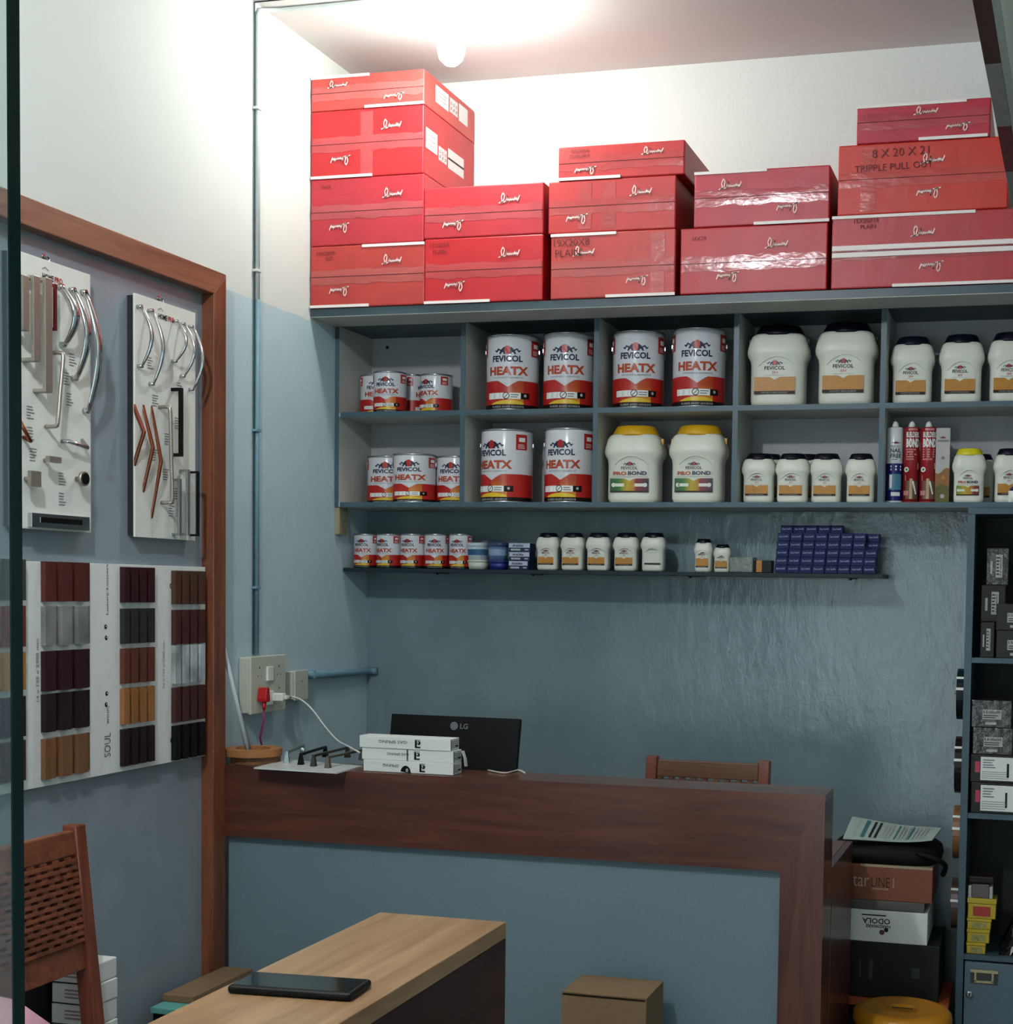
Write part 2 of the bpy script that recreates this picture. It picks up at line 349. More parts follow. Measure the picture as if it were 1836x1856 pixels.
# ---------------------------------------------------------------- red cartons
LOGO = [(0, 0), (.16, .1), (.11, .55), (.19, .98), (.27, .72), (.22, .12), (.08, .02), (.2, .06), (.33, .12), (.42, .65), (.36, .1), (.46, .38), (.5, .12), (.56, .4), (.6, .14), (.66, .38), (.71, .16), (.79, .55), (.8, .16), (.87, .45), (.9, .08), (1, .62)]
m_boxw = M('carton_white_edge', '#dcd3cf', .6, var=.03)
m_pen = M('marker_ink', '#5c1210', .6)
m_logo = M('carton_logo_white', '#ecccc6', .6)
m_side = M('carton_clear_label', '#d3d3d0', .45, var=.03)
def tape_mat(col):
    n = 'tape_'+col.strip('#'); c = C(col); return M(n, tuple(min(1, q*.86+.045) for q in c[:3]), .2, bump=.22, bscale=30, var=.10, scale=25, stretch=(.5, 1, 1))
YB = -.452
def carton(name_lab, uL, uR, vTL, vBL, vTR, vBR, col, prevtop, strips=(), logos=(), pen=None, side=False, seam=.5, rough=.42, depth=.435, tapes=(), seamwhite=False):
    a = P(uL, vTL, y=YB); b = P(uL, vBL, y=YB); c = P(uR, vTR, y=YB); d = P(uR, vBR, y=YB)
    x0, x1 = (a.x+b.x)/2, (c.x+d.x)/2; z0 = prevtop+.001; z1 = (a.z+c.z)/2
    x0 = max(x0, .004)
    t = thing('red_carton', name_lab, 'box', ((x0+x1)/2, YB+depth/2, z0), 0)
    w = (x1-x0)/2; h = z1-z0; D = depth/2
    mt = M('carton_'+col.strip('#'), col, rough, var=.10, scale=9, bump=.18, bscale=14)
    mb = MB(); mb.box(-w, w, -D, D, 0, h, mt); mb.build('body', t, bevel=.004)
    tm = tape_mat(col); n = 14; rnd = random.Random(int(x0*1000+z0*77))
    mb = MB(); zc = h*seam; tv = []
    for i in range(n+1):                                         # the packing tape over the flap joint, slightly rumpled
        x = -w+.004+(2*w-.008)*i/n; e1 = .024+rnd.uniform(-.004, .004); e2 = .022+rnd.uniform(-.004, .004)
        tv += [(x, -D-.0008, zc-e1), (x, -D-.0016-rnd.random()*.0007, zc-.001), (x, -D-.0008, zc+e2)]
    mb.add(tv, [(3*i+j, 3*i+3+j, 3*i+4+j, 3*i+1+j) for i in range(n) for j in (0, 1)], tm, True)
    for k in tapes: mb.box(-w+2*w*k-.022, -w+2*w*k+.022, -D-.001, -D-.0003, .01, h-.01, tm)
    mb.build('packing_tape', t)
    mb = MB(); mb.box(-w+.002, w-.002, -D-.0027, -D+.002, zc-.001, zc+.0006, M('carton_joint_dark_seam', '#4a0c0e', .8));  # dark seam line over the tape where the flaps meet
    if seamwhite: mb.box(-w+.002, w, -D-.005, -D, zc+.004, zc+.018, m_boxw); mb.box(-w+.002, w, -D-.005, -D, zc-.016, zc-.002, m_boxw)
    mb.build('flap_joint', t)
    if strips:
        for (f0, f1, pos) in strips:
            q = MB(); zz = .0045 if pos == 'b' else h-.0045
            q.box(-w+2*w*f0, -w+2*w*f1, -D-.0035, -D+.001, zz-.0045, zz+.0042, m_boxw); q.build('flap_edge', t)['label'] = 'white cut edge of the flap'
    pr = Print(plane((0, -D-.0002, 0), (1, 0, 0), (0, 0, 1))); pr.lift = .0012
    for fx, up in logos:
        lw, lh = .068, .032; cx = -w+2*w*fx; cz = (zc+h)/2 if up else zc/2
        if h < .13: lh *= .75
        pts = [((p-.5)*lw, (q-.5)*lh) for p, q in LOGO]
        if not up: pts = [(-p, -q) for p, q in pts]
        pr.stroke([(cx+p, cz+q) for p, q in pts], .0032, m_logo, 3)
    if pen:
        for (txt, fx, fz, hh) in pen: pr.text(txt, -w+2*w*fx, h*fz, m_pen, h=hh, bold=0, rot=.02, d=3)
    if pr.mb.v: pr.mb.build('printing', t)
    if side:
        q = Print(plane((w+.0002, -D, 0), (0, 1, 0), (0, 0, 1)))
        for (s0, s1, t0, t1, k) in side:
            q.band(s0, s1, t0, t1, m_side, 1)
            if k == 'text': q.lines(s0+.01, s1-.01, t0+.01, t1-.01, 3, m_lgrey)
            if k == 'bar': q.band(s0, s1, (t0+t1)/2-.003, (t0+t1)/2+.003, m_dark, 1, 2)
            if k == 'icons':
                for i in range(3):
                    cxx = s0+(s1-s0)*(i+.5)/3; q.ring(cxx, (t0+t1)/2+.006, .003, .006, m_grey, 2, 8); q.band(cxx-.004, cxx+.004, t0+.008, t0+.018, m_grey, 1, 2)
                    if i: q.band(cxx-(s1-s0)/6-.001, cxx-(s1-s0)/6+.001, t0, t1, mt, 1, 2)
        q.mb.build('side_labels', t)
    return z1
ZT = ZS+.025
RED = dict
# first stack (against the left wall)
z = carton('faded red carton at the bottom of the tallest stack, in the left corner', 558, 769, 445, 566, 441, 560, '#ab3630', ZT, strips=((.0, .52, 'b'), (.46, 1, 't')), logos=((.72, 1), (.26, 0)), pen=[('19X20X8', .14, .88, .012), ('INT', .17, .79, .011)])
z = carton('pinkish red carton second from the bottom of the tallest stack', 558, 768, 325, 445, 316, 441, '#ad2934', z, logos=((.73, 1), (.26, 0)), pen=[('19x20', .14, .88, .01)])
z = carton('bright red carton with white side labels, second from top of the tallest stack', 558, 768, 201, 325, 192, 316, '#b62228', z, strips=((0, .55, 'b'),), logos=((.72, 1), (.27, 0)), tapes=(.5,),
           side=((.015, .11, .085, .15, 'text'), (.12, .19, .075, .12, 'icons'), (.20, .34, .07, .135, 'bar')))
z = carton('flat pale red carton on top of the tallest stack, nearly at the ceiling', 556, 769, 141.8, 201, 123.5, 192, '#ba423c', z, strips=((0, .52, 't'), (.48, 1, 'b')), logos=((.24, 1), (.74, 0)),
           side=((.09, .20, .035, .09, 'text'), (.21, .28, .04, .088, 'icons'), (.29, .37, .035, .092, 'plain')))
# second
z = carton('bright red carton at the bottom of the second stack from the left', 769.5, 984, 433, 557, 425, 551, '#b21820', ZT, strips=((.0, .56, 'b'),), logos=((.72, 1), (.26, 0)), pen=[('17X20X8', .13, .9, .012), ('PLAIN', .13, .8, .012)], seam=.5)
z = carton('red carton with a crumpled glossy top flap, on the second stack from the left', 768.5, 985, 340, 433, 331, 425, '#af2831', z, logos=((.72, 1), (.25, 0)), seam=.46)
# third
z = carton('faded red carton marked 19 X 20 X 8, at the bottom of the third stack', 998, 1224, 426, 552, 413, 540, '#ac332e', ZT, strips=((0, .53, 't'), (.45, 1, 'b')), logos=((.27, 1), (.7, 0)), pen=[('19X20X8', .17, .86, .022), ('PLAIN', .14, .70, .022)], seam=.46, tapes=(.86,))
z = carton('red carton with two upright tape strips, middle of the third stack', 994, 1225, 330, 425, 317, 412, '#ad2a29', z, logos=((.73, 1), (.23, 0)), tapes=(.29, .48), seam=.5)
z = carton('small red carton with torn white corner, on top of the third stack', 1012, 1241, 266, 329, 254, 315.6, '#af2423', z, strips=((.0, .5, 'b'),), logos=((.75, 1), (.22, 0)), pen=[('18X20X4', .17, .86, .011), ('CUTLERY', .17, .7, .011)], seam=.5)
# fourth
z = carton('wide bright red carton at the bottom of the fourth stack', 1233, 1499.5, 415, 543, 402, 533, '#a3141b', ZT, logos=((.66, 1), (.33, 0)), pen=[('16X20', .13, .84, .012)], seam=.46)
z = carton('crimson carton with white strip along its lower edge, on top of the fourth stack', 1258, 1504, 311, 412, 300, 400, '#a4202d', z, strips=((0, .54, 't'), (.45, 1, 'b')), logos=((.27, 1), (.7, 0)), seam=.52)
# fifth
z = carton('long red carton with a double white band, at the bottom of the right-hand stack', 1507, 1842, 395, 529, 374, 514, '#a32329', ZT, strips=((0, .78, 't'), (.34, 1, 'b')), logos=((.5, 1), (.55, 0)), pen=[('15X20X18', .19, .92, .012), ('PLAIN', .2, .84, .012)], seam=.5, seamwhite=True)
z = carton('orange-red carton marked 8 X 20 X 21 TRIPPLE PULL OUT, in the right-hand stack', 1519, 1828, 267, 391, 243, 373, '#b42212', z, logos=((.56, 1), (.54, 0)), pen=[('8 X 20 X 21', .37, .86, .024), ('TRIPPLE PULL OUT', .33, .66, .019)], seam=.5, tapes=(.18,))
z = carton('short crimson carton on top of the right-hand stack', 1553, 1796, 194.6, 262, 173.5, 240, '#a61930', z, strips=((0, .82, 't'), (.47, .98, 'b')), logos=((.52, 1), (.76, 0)), seam=.55)

# ---------------------------------------------------------------- paint cans
def can_geometry(t, r, h, bail=True, turn=0.0, small=False):
    mb = MB(); mb.lathe([(r*.97, 0), (r, .003), (r, h-.008), (r*.985, h-.005)], m_canw, n=40); mb.build('body', t)
    mb = MB(); mb.lathe([(r*1.0, h-.006), (r*1.03, h-.004), (r*1.03, h), (r*.98, h), (r*.97, h-.006), (r*.80, h-.007), (r*.78, h-.003), (r*.3, h-.003)], m_tin, n=40); mb.build('lid', t)
    mb = MB(); mb.lathe([(r*.99, 0), (r*1.015, .001), (r*1.015, .004), (r*.99, .005)], m_tin, n=40); mb.build('bottom_rim', t)
    fn0 = cyl(r+.0004)
    fn = (lambda s, tt, l: fn0(s+turn*r, tt, l)) if turn else fn0
    p = Print(fn); p.lift = .0004
    nt = lambda s: h*(.385-.085*max(0, 1-abs(s)/(r*.42))**1.2)                  # notch in the top of the coloured band
    a = r*1.52
    p.band(-r*2.2, r*2.2, h*.072, h*.385, m_red, 60, 1) if False else None
    fl = rampmat('can_flame', 'Z', ((.05, '#cfae24'), (.38, '#c0761f'), (.8, '#a83d1b')), lo=.0, hi=.1)
    p.band(-a*1.7, -r*.02, h*.072, lambda s: nt(s), m_red, 40)
    p.band(-r*.02, r*.62, h*.072, lambda s: nt(s), fl, 14)
    p.band(r*.62, a*1.7, h*.072, lambda s: nt(s), m_red, 40)
    p.band(-r*.70, r*.60, h*.075, lambda s: h*(.075+.055*(1-(s/(r*.75))**2)), m_yel, 14, 2)
    p.band(-a*1.7, a*1.7, h*.012, h*.072, m_blk, 60)
    p.text('SOLVENT BASED ADHESIVE' if small else 'RUBBER BASED ADHESIVE', 0, h*.042, m_lgrey, w=r*1.25, h=h*.026, bold=0)
    p.band(-r*.86, r*.5, h*.145, h*.225, m_paper, 16, 3); p.ring(-r*.05, h*.187, h*.036, h*.046, m_dark, 5); p.disc(-r*.05, h*.187, h*.036, m_paper, 4)
    p.stroke([(-r*.05-h*.02, h*.165), (-r*.05+h*.02, h*.208)], h*.008, m_dark, 6)
    p.lines(-r*.8, -r*.25, h*.155, h*.215, 3, m_lgrey, 4, ragged=.1); p.lines(r*.12, r*.46, h*.155, h*.215, 2, m_grey, 4)
    p.band(r*.5, r*.86, h*.145, h*.225, m_blk, 6, 3); p.disc(r*.68, h*.19, h*.02, m_lgrey, 4, 8)
    p.text('SYNTHETIC ADHESIVE', 0, h*.425, m_grey, w=r*1.2, h=h*.022, bold=0)
    p.text('HEATX', 0, h*.515, m_orange, w=r*1.62, h=h*.115, bold=.045)
    p.text('FEVICOL', -r*.04, h*.675, m_navy, w=r*1.22, h=h*.085, bold=.035)
    p.emblem(-r*.02, h*.735, r*1.0)
    for s0 in (r*.95, -r*1.55):
        p.band(s0, s0+r*.5, h*.72, h*.93, m_red, 6, 2); p.band(s0+r*.12, s0+r*.4, h*.83, h*.885, m_paper, 4, 4); p.lines(s0+r*.08, s0+r*.44, h*.735, h*.80, 3, m_logo, 4)
    p.mb.build('label_print', t)
    if bail:
        mb = MB()
        for g in (-1, 1):
            mb.box(g*r, g*(r+.0045), -.006, .006, h*.80-.006, h*.80+.006, m_tin)
        pts = [((r+.004)*math.cos(q), (r+.004)*math.sin(q), h*.80-h*.38*math.sin(q)) for q in [PI*k/16 for k in range(17)]]
        mb.tube(pts, .0018, m_tin, 6); mb.build('bail_handle', t)
def clamp(x, hw):
    for k, d in enumerate(ux):
        if x > d and (k == len(ux)-1 or x < ux[k+1]): x = max(x, d+hw+(.0135 if k == 0 else .0105)); 
        if x < d and (k and x > ux[k-1]): x = min(x, d-hw-.0105)
    return x
def can(label, u0, u1, vt, zb, yc, turn=0, group=None, bail=True, small=False, ref=None):
    a = P(u0, vt+30, y=yc); b = P(u1, vt+30, y=yc); r = (b.x-a.x)/2*.975*(.955 if bail else 1); x = (a.x+b.x)/2
    top = P((u0+u1)/2, vt, y=yc).z; h = top-zb-.001
    x = clamp(x, r+.006*bail) if zb > 1.7 else x
    t = thing('glue_can', label, 'can', (x, yc, zb+.001), R_(15)*.6, group)
    can_geometry(t, r, h, bail, turn, small); return t
ZM2, ZB2, ZL = ZM+.0166, ZB+.0162, 1.6022
G = 'white and red glue cans'
can('small can half hidden at the left back of the top-left pigeonhole', 655, 706, 682, ZM2, -.105, .35, G, False, True)
can('small can standing in front at the middle of the top-left pigeonhole', 679, 735, 676, ZM2, -.18, 0, G, False, True)
can('small can at the back, its red side showing, between two others in the top-left pigeonhole', 728, 770, 681, ZM2, -.06, 1.3, G, False, True)
can('small can turned away on the right of the top-left pigeonhole', 763, 819, 681, ZM2, -.135, -.45, G, False, True)
can('medium can at the left, partly hidden, in the lower left pigeonhole', 667, 742, 829, ZB2, -.085, .12, G)
can('medium can standing in front in the lower left pigeonhole', 713, 790, 825, ZB2, -.16, 0, G)
can('medium can cut off by the divider at the right of the lower left pigeonhole', 794, 866, 829, ZB2, -.105, -.05, G)
can('large can on the left of the upper second pigeonhole', 882, 978, 613, ZM2, -.16, 0, G)
can('large can on the right of the upper second pigeonhole', 985, 1078, 609, ZM2, -.15, 0, G)
can('large dented can turned left, in the lower second pigeonhole', 872, 967, 782, ZB2, -.16, -.42, G)
can('large can against the divider at the right of the lower second pigeonhole', 987, 1080, 780, ZB2, -.15, -.22, G)
can('large can on the left of the upper third pigeonhole', 1110, 1206, 606, ZM2, -.16, 0, G)
can('large can on the right of the upper third pigeonhole', 1218, 1318, 601, ZM2, -.16, 0, G)
for k, (a, b, tn) in enumerate(((643, 684, -.1), (684, 727, -.35), (727, 770, -.2), (770, 812, .1), (815, 855, -.1))):
    can(['smallest can at the left end of the narrow shelf', 'second small can from the left on the narrow shelf', 'middle one of the five small cans on the narrow shelf',
         'fourth small can from the left on the narrow shelf', 'small can next to the film-wrapped tubs on the narrow shelf'][k], a, b, 968, ZL, -.13, tn, 'small cans on the narrow shelf', False, True)

# ---------------------------------------------------------------- glue jars
m_green = rampmat('print_green_yellow_red', 'X', ((.1, '#07301a'), (.36, '#1d6b18'), (.52, '#ad9514'), (.70, '#a87416'), (.74, '#7a1218'), (1., '#2c0e28')), lo=-.078, hi=.062)
def jar(label, u0, u1, vt, zb, yc, kind='sh', group='white glue jars', turn=0, handle=True, lid=None):
    a = P(u0, vt+60, y=yc); b = P(u1, vt+60, y=yc); w = (b.x-a.x)/2*.97; x = (a.x+b.x)/2
    h = P((u0+u1)/2, vt, y=yc).z-zb-.001; sy = .78
    w *= .97; x = clamp(x, w*1.02) if zb > 1.7 else x
    t = thing('glue_jar', label, 'jar', (x, yc, zb+.001), turn, group)
    prof = [(.80, 0), (.87, .05), (.875, .09), (.875, .50), (.90, .56), (.985, .62), (1., .66), (.985, .71), (.94, .77), (.90, .82), (.85, .86), (.76, .885)]
    if kind == 'small': prof = [(.80, 0), (.88, .05), (.88, .60), (.97, .68), (1, .72), (.95, .78), (.84, .85), (.7, .88)]
    mb = MB(); mb.lathe([(r*w, z*h) for r, z in prof], m_jar, n=40, expo=4.2, sy=sy); mb.build('body', t)
    ml = lid or (m_lidy if kind == 'pro' else m_lidn)
    mb = MB(); mb.lathe([(w*.80, h*.868), (w*.80, h*.895), (w*.73, h*.945), (w*.66, h*.992), (w*.62, h), (w*.1, h)], ml, n=32, sy=.85)
    if handle:
        for g in (-1, 1): mb.box(g*w*.80, g*w*.97, -w*.12, w*.12, h*.76, h*.84, ml)
    mb.build('lid', t, bevel=0)
    yf = -.875*w*sy-.0012
    # raised arch above the label
    mb = MB(); n = 14; vs = []
    for k in range(n+1):
        q = -1+2*k/n; xx = q*w*.60; zz = h*(.60-.125*q*q); th = h*.020*(1-q*q)+.0004; dep = .0045*(1-q*q)
        yy = yf+.001 if zz < h*.52 else yf-(zz/h-.52)*w*.55
        vs += [(xx, yy+.002, zz-th*.5), (xx, yy-dep, zz-th*.2), (xx, yy+.001, zz+th)]
    mb.add(vs, [(3*i+j, 3*i+3+j, 3*i+4+j, 3*i+1+j) for i in range(n) for j in (0, 1)], m_jar, True); mb.build('arch_relief', t)
    p = Print(plane((-w*.06, yf, 0), (1, 0, 0), (0, 0, 1))); p.lift = .0003
    nb = lambda zt: (lambda s: h*(zt-.035*max(0, 1-abs(s)/(w*.16))))
    if kind == 'pro':
        p.emblem(0, h*.475, w*.42); p.text('FEVICOL', 0, h*.445, m_dark, w=w*.56, h=h*.038, bold=.01)
        p.text('PRO', -w*.33, h*.375, m_orange, w=w*.46, h=h*.05, bold=.04); p.text('BOND', w*.27, h*.378, m_navy, w=w*.64, h=h*.05, bold=.04)
        p.lines(-w*.62, w*.62, h*.325, h*.338, 1, m_lgrey, ragged=0)
        p.band(-w*.66, w*.66, h*.13, nb(.31), m_green, 20)
        for g in (-1, 1): p.band(g*w*.18, g*w*.54, h*.205, h*.245, m_jar, 1, 3); p.disc(g*w*.54, h*.225, h*.028, m_jar, 3, 10)
        p.band(-w*.66, w*.66, h*.13, h*.15, m_brownp, 2, 2)
    elif kind == 'plain':
        p.emblem(.1*w, h*.60, w*.55); p.text('FEVICOL', .1*w, h*.565, m_dark, w=w*.75, h=h*.045, bold=.01); p.lines(-w*.4, w*.5, h*.47, h*.49, 1, m_lgrey)
        p.band(-w*.55, w*.72, h*.17, h*.215, M('print_dark_green', '#1c2a1c', .4), 2)
    else:
        zt = .36 if h > .12 else .42
        p.emblem(0, h*(zt+.135), w*.5); p.text('FEVICOL', 0, h*(zt+.10), m_dark, w=w*.66, h=h*.045, bold=.012)
        p.text('SH', 0, h*(zt+.045), m_orange, w=w*.18, h=h*.03, bold=.01); p.lines(-w*.35, w*.35, h*(zt+.006), h*(zt+.016), 1, m_lgrey, ragged=0)
        p.band(-w*.66, w*.66, h*.16, nb(zt-.01), m_gold, 20); p.band(-w*.66, w*.66, h*.14, h*.18, m_brownp, 2, 2)
        p.text('SYNTHETIC RESIN ADHESIVE', 0, h*.16, m_lgrey, w=w*.85, h=h*.018, bold=0, d=4)
    p.mb.build('label_print', t)
    if handle:
        mb = MB(); pts = [(w*.93*math.cos(q), w*.1+w*.66*math.sin(q), h*(.80-.03*math.sin(q))) for q in [PI*k/12 for k in range(13)]]
        mb.tube([(w*.92, 0, h*.80)]+pts+[(-w*.92, 0, h*.80)], .004, ml, 6); mb.build('carry_handle', t)
    return t
JT = R_(3)
jar('large white jar with yellow lid on the left of the lower third pigeonhole', 1097, 1207, 774, ZB2, -.165, 'pro', turn=JT)
jar('large white jar with yellow lid on the right of the lower third pigeonhole', 1213, 1322, 773, ZB2, -.165, 'pro', turn=JT)
jar('large white jar with navy lid on the left of the upper fourth pigeonhole', 1354, 1472, 593, ZM2, -.165, turn=JT)
jar('large white jar with navy lid beside the divider in the upper fourth pigeonhole', 1476, 1595, 588, ZM2, -.165, turn=JT)
for k, (a, b) in enumerate(((1337, 1402), (1404, 1470), (1466, 1530), (1530, 1590))):
    jar(['small white jar at the left of the lower fourth pigeonhole', 'second small white jar in the lower fourth pigeonhole', 'third small white jar in the lower fourth pigeonhole, edged behind its neighbour',
         'small white jar by the right divider of the lower fourth pigeonhole'][k], a, b, 823, ZB2, -.19+.02*(k > 1), turn=JT, handle=False, group='small navy-lidded jars in the lower fourth pigeonhole')
jar('small white jar hidden behind the two left jars of the lower fourth pigeonhole', 1362, 1424, 824, ZB2, -.075, turn=JT, handle=False, group='small navy-lidded jars in the lower fourth pigeonhole')
jar('small white jar hidden behind the middle jars of the lower fourth pigeonhole', 1431, 1492, 824, ZB2, -.075, turn=JT, handle=False, group='small navy-lidded jars in the lower fourth pigeonhole')
jar('medium white jar beside the divider in the upper fifth pigeonhole', 1611, 1697, 613, ZM2, -.165, turn=JT, handle=False)
jar('medium white jar between two others in the upper fifth pigeonhole', 1699, 1787, 609, ZM2, -.165, turn=JT, handle=False)
jar('medium white jar cut off by the right edge of the photo, upper fifth pigeonhole', 1787, 1874, 605, ZM2, -.165, turn=JT, handle=False)
jar('small white jar with bright yellow lid right of the glue cartridges', 1723, 1789, 814, ZB2, -.19, 'pro', turn=JT, handle=False, lid=M('lid_lemon', '#cfc21a', .35))
jar('small jar half seen behind the yellow-lidded jar in the lower fifth pigeonhole', 1748, 1806, 824, ZB2, -.07, turn=JT, handle=False)
jar('small navy-lidded jar at the right edge of the photo, lower fifth pigeonhole', 1797, 1864, 814, ZB2, -.18, turn=JT, handle=False)
for k, (a, b, kd) in enumerate(((972, 1016, 'sh'), (1016, 1062, 'sh'), (1062, 1109, 'sh'), (1111, 1160, 'sh'), (1161, 1209, 'plain'))):
    jar(['first little white jar of the row, next to the blue and white boxes', 'second little white jar in the row on the narrow shelf', 'middle little white jar in the row on the narrow shelf',
         'fourth little white jar in the row on the narrow shelf', 'little white jar without a golden label, right end of the row'][k], a, b, 966, ZL, -.14, kd, 'little jars on the narrow shelf', JT, False)
jar('tiny white jar standing apart on the narrow shelf', 1257, 1293, 977, ZL, -.14, group='little jars on the narrow shelf', turn=JT, handle=False)
jar('tiniest round white jar touching the one standing apart on the narrow shelf', 1292, 1326, 987, ZL, -.125, 'sh', 'little jars on the narrow shelf', JT, False)

# ---------------------------------------------------------------- cartridges and carton beside them
def cartridge(label, u0, u1, kind):
    yc = -.19; a = P(u0, 850, y=yc); b = P(u1, 850, y=yc); r = (b.x-a.x)/2*.97; x = (a.x+b.x)/2; h = P((u0+u1)/2, 776, y=yc).z-ZB2
    t = thing('glue_cartridge', label, 'tube', (x+.006, yc, ZB2+.001), R_(8))
    mc = m_canw if kind == 'blue' else M('cartridge_red', '#8f1d22', .25)
    mb = MB(); mb.lathe([(r, 0), (r, h-.004), (r*.9, h)], mc, n=28); mb.build('tube_body', t)
    mb = MB(); mb.lathe([(r*.45, h), (r*.42, h+.008), (r*.26, h+.017), (r*.05, h+.020)], m_white, n=16); mb.build('nozzle', t)
    mb = MB(); mb.lathe([(r*1.02, 0), (r*1.02, .005)], m_white if kind == 'blue' else mc, n=28); mb.build('end_ring', t)
    p = Print(cyl(r+.0003)); p.lift = .0004; a = r*1.6
    if kind == 'blue':
        p.band(-r*2.6, r*2.6, h*.03, h*.52, M('cartridge_blue', '#12165e', .25), 40); p.lines(-r*.5, r*.8, h*.42, h*.50, 2, m_paper, 3, .6, 0); p.band(-r*.7, r*.9, h*.17, h*.38, M('cartridge_sky', '#4a7a90', .3), 10, 2)
        p.band(-r*.6, -r*.3, h*.19, h*.37, m_paper, 2, 3); p.band(-r*.4, r*.7, h*.09, h*.14, m_paper, 6, 3)
        p.text('NAIL', r*.1, h*.69, m_dark, w=r*1.3, h=h*.055); p.text('FREE', r*.1, h*.62, m_dark, w=r*1.3, h=h*.055); p.text('FEVICOL', 0, h*.745, m_grey, w=r*1.1, h=h*.03); p.emblem(r*.1, h*.78, r*.9); p.lines(-r*.4, r*.5, h*.56, h*.585, 1, m_grey)
    else:
        p.band(-r*.5, r*.7, h*.955, h*.985, M('cartridge_pink', '#c07a7c', .3), 6); p.text('BUILDERS', r*.12, h*.90, m_paper, w=r*1.75, h=h*.075, bold=.03); p.text('BOND', r*.12, h*.79, m_paper, w=r*1.75, h=h*.12, bold=.05)
        p.lines(-r*.75, r*.95, h*.56, h*.72, 5, M('cartridge_pink', '#c07a7c', .3), 2, .6, .5)
        wd = M('cartridge_wood', '#b39a6e', .4, var=.15); p.poly([(-r*.8, h*.29), (-r*.8, h*.36), (r*.95, h*.53), (r*.95, h*.45)], wd, 2); p.band(-r*.75, r*.95, h*.05, h*.29, M('cartridge_brown', '#6a4a3a', .4, var=.4, scale=200), 8)
        p.band(-r*.2, r*.15, h*.05, h*.32, wd, 2, 3); p.stroke([(r*.2, h*.28), (r*.6, h*.12)], .005, m_paper, 4); p.disc(-r*.65, h*.44, r*.33, m_paper, 4, ry=r*.33); p.disc(-r*.62, h*.44, r*.15, M('print_leaf_green', '#2c6a2c', .4), 5)
        p.band(-r*1.0, -r*.3, h*.10, h*.16, M('cartridge_pink', '#c07a7c', .3), 3, 4)
    p.mb.build('label_print', t); return t
cartridge('white and navy glue cartridge with grey nozzle, beside the divider', 1602, 1633, 'blue')
cartridge('red glue cartridge in the middle, right of the white and navy one', 1633, 1662.5, 'red')
cartridge('red glue cartridge on the right, touching the tall grey and brown carton', 1663, 1693, 'red')
a = P(1693, 904, y=-.20); b = P(1722, 776, y=-.20)
t = thing('tall_carton', 'tall narrow grey and brown carton with round marks, right of the red cartridges', 'box', ((a.x+b.x)/2, -.178, ZB2+.001), R_(4))
w, h = (b.x-a.x)/2, b.z-ZB2
MB().box(-w, w, -.022, .022, 0, h, M('carton_pale_grey', '#aeaaa6', .5)).build('body', t, bevel=.001)
p = Print(plane((0, -.0222, 0), (1, 0, 0), (0, 0, 1))); p.lift = .0004
p.band(-w, w, 0, lambda s: h*(.43+.04*math.sin(s/w*2.5)), M('carton_tan_print', '#8a5c2c', .5, var=.15), 10); p.band(-w, w, 0, lambda s: h*(.22+.03*math.cos(s/w*2)), M('carton_olive_print', '#57501c', .5, var=.15), 10, 2)
p.disc(w*.1, h*.34, w*.28, m_gold, 3); p.disc(w*.05, h*.09, w*.3, m_lgrey, 3); p.emblem(0, h*.86, w*1.0); p.band(-w*.8, w*.8, h*.815, h*.84, m_grey, 1, 2); p.ring(0, h*.70, w*.15, w*.25, m_lgrey, 2); p.band(-w*.2, w*.25, h*.58, h*.62, m_grey, 1, 2); p.lines(-w*.5, w*.5, h*.52, h*.56, 2, m_lgrey)
p.mb.build('label_print', t)
a = P(1826, 912, y=-.262)
t = thing('price_card', 'small white card with a blue dome at the right edge of the unit', 'card', (a.x+.02, -.262, ZB+.0165), 0)
MB().box(-.018, .018, 0, .004, 0, .034, m_paper).build('card', t)
mb = MB(); mb.lathe([(.016, 0), (.014, .008), (.008, .014), (.001, .016)], M('dome_blue', '#1a1c55', .25), (0, .012, .034), 16); mb.lathe([(.016, .0), (.016, .034)], m_paper, (0, .012, 0), 16); mb.build('dome', t)

# ---------------------------------------------------------------- narrow shelf goods
m_film = M('clear_film', '#ffffff', .05, trans=1, bump=.9, bscale=45, alpha=.35)
def tub(label, u0, u1, v0, v1, mat, lidmat, zb, band=None):
    a = P(u0, v1, y=-.14); b = P(u1, v0, y=-.14); w = (b.x-a.x)/2*.95; x = (a.x+b.x)/2; h = (v1-v0)/568.
    t = thing('plastic_tub', label, 'tub', (x, -.14, zb+.0006))
    mb = MB(); mb.lathe([(w*.86, 0), (w*.97, h*.78)], mat, n=28, expo=3); mb.build('body', t)
    mb = MB(); mb.lathe([(w, h*.76), (w, h*.98), (w*.9, h)], lidmat, n=28, expo=3); mb.build('lid', t)
    if band:
        mb = MB(); mb.lathe([(w*.92, h*.28), (w*.965, h*.62)], band, n=28, expo=3, cap=False); mb.build('label_band', t)
    return zb+h
m_cream = M('tub_cream', '#c3c8ba', .45); m_tubblue = M('tub_blue', '#1b2670', .4); m_band = M('tub_band', '#2a567e', .4)
z = tub('cream tub at the bottom of the film-wrapped pair, next to the small cans', 849, 886, 1010, 1028, m_cream, m_cream, ZL)
tub('white-lidded tub with blue band on top of the cream tub', 848, 887, 977, 1010, M('tub_white', '#b8c4cc', .4), M('tub_white', '#b8c4cc', .4), z, m_band)
z = tub('royal blue tub under a clear-wrapped one, beside the cream tub', 887, 922, 1011, 1028, m_tubblue, m_tubblue, ZL)
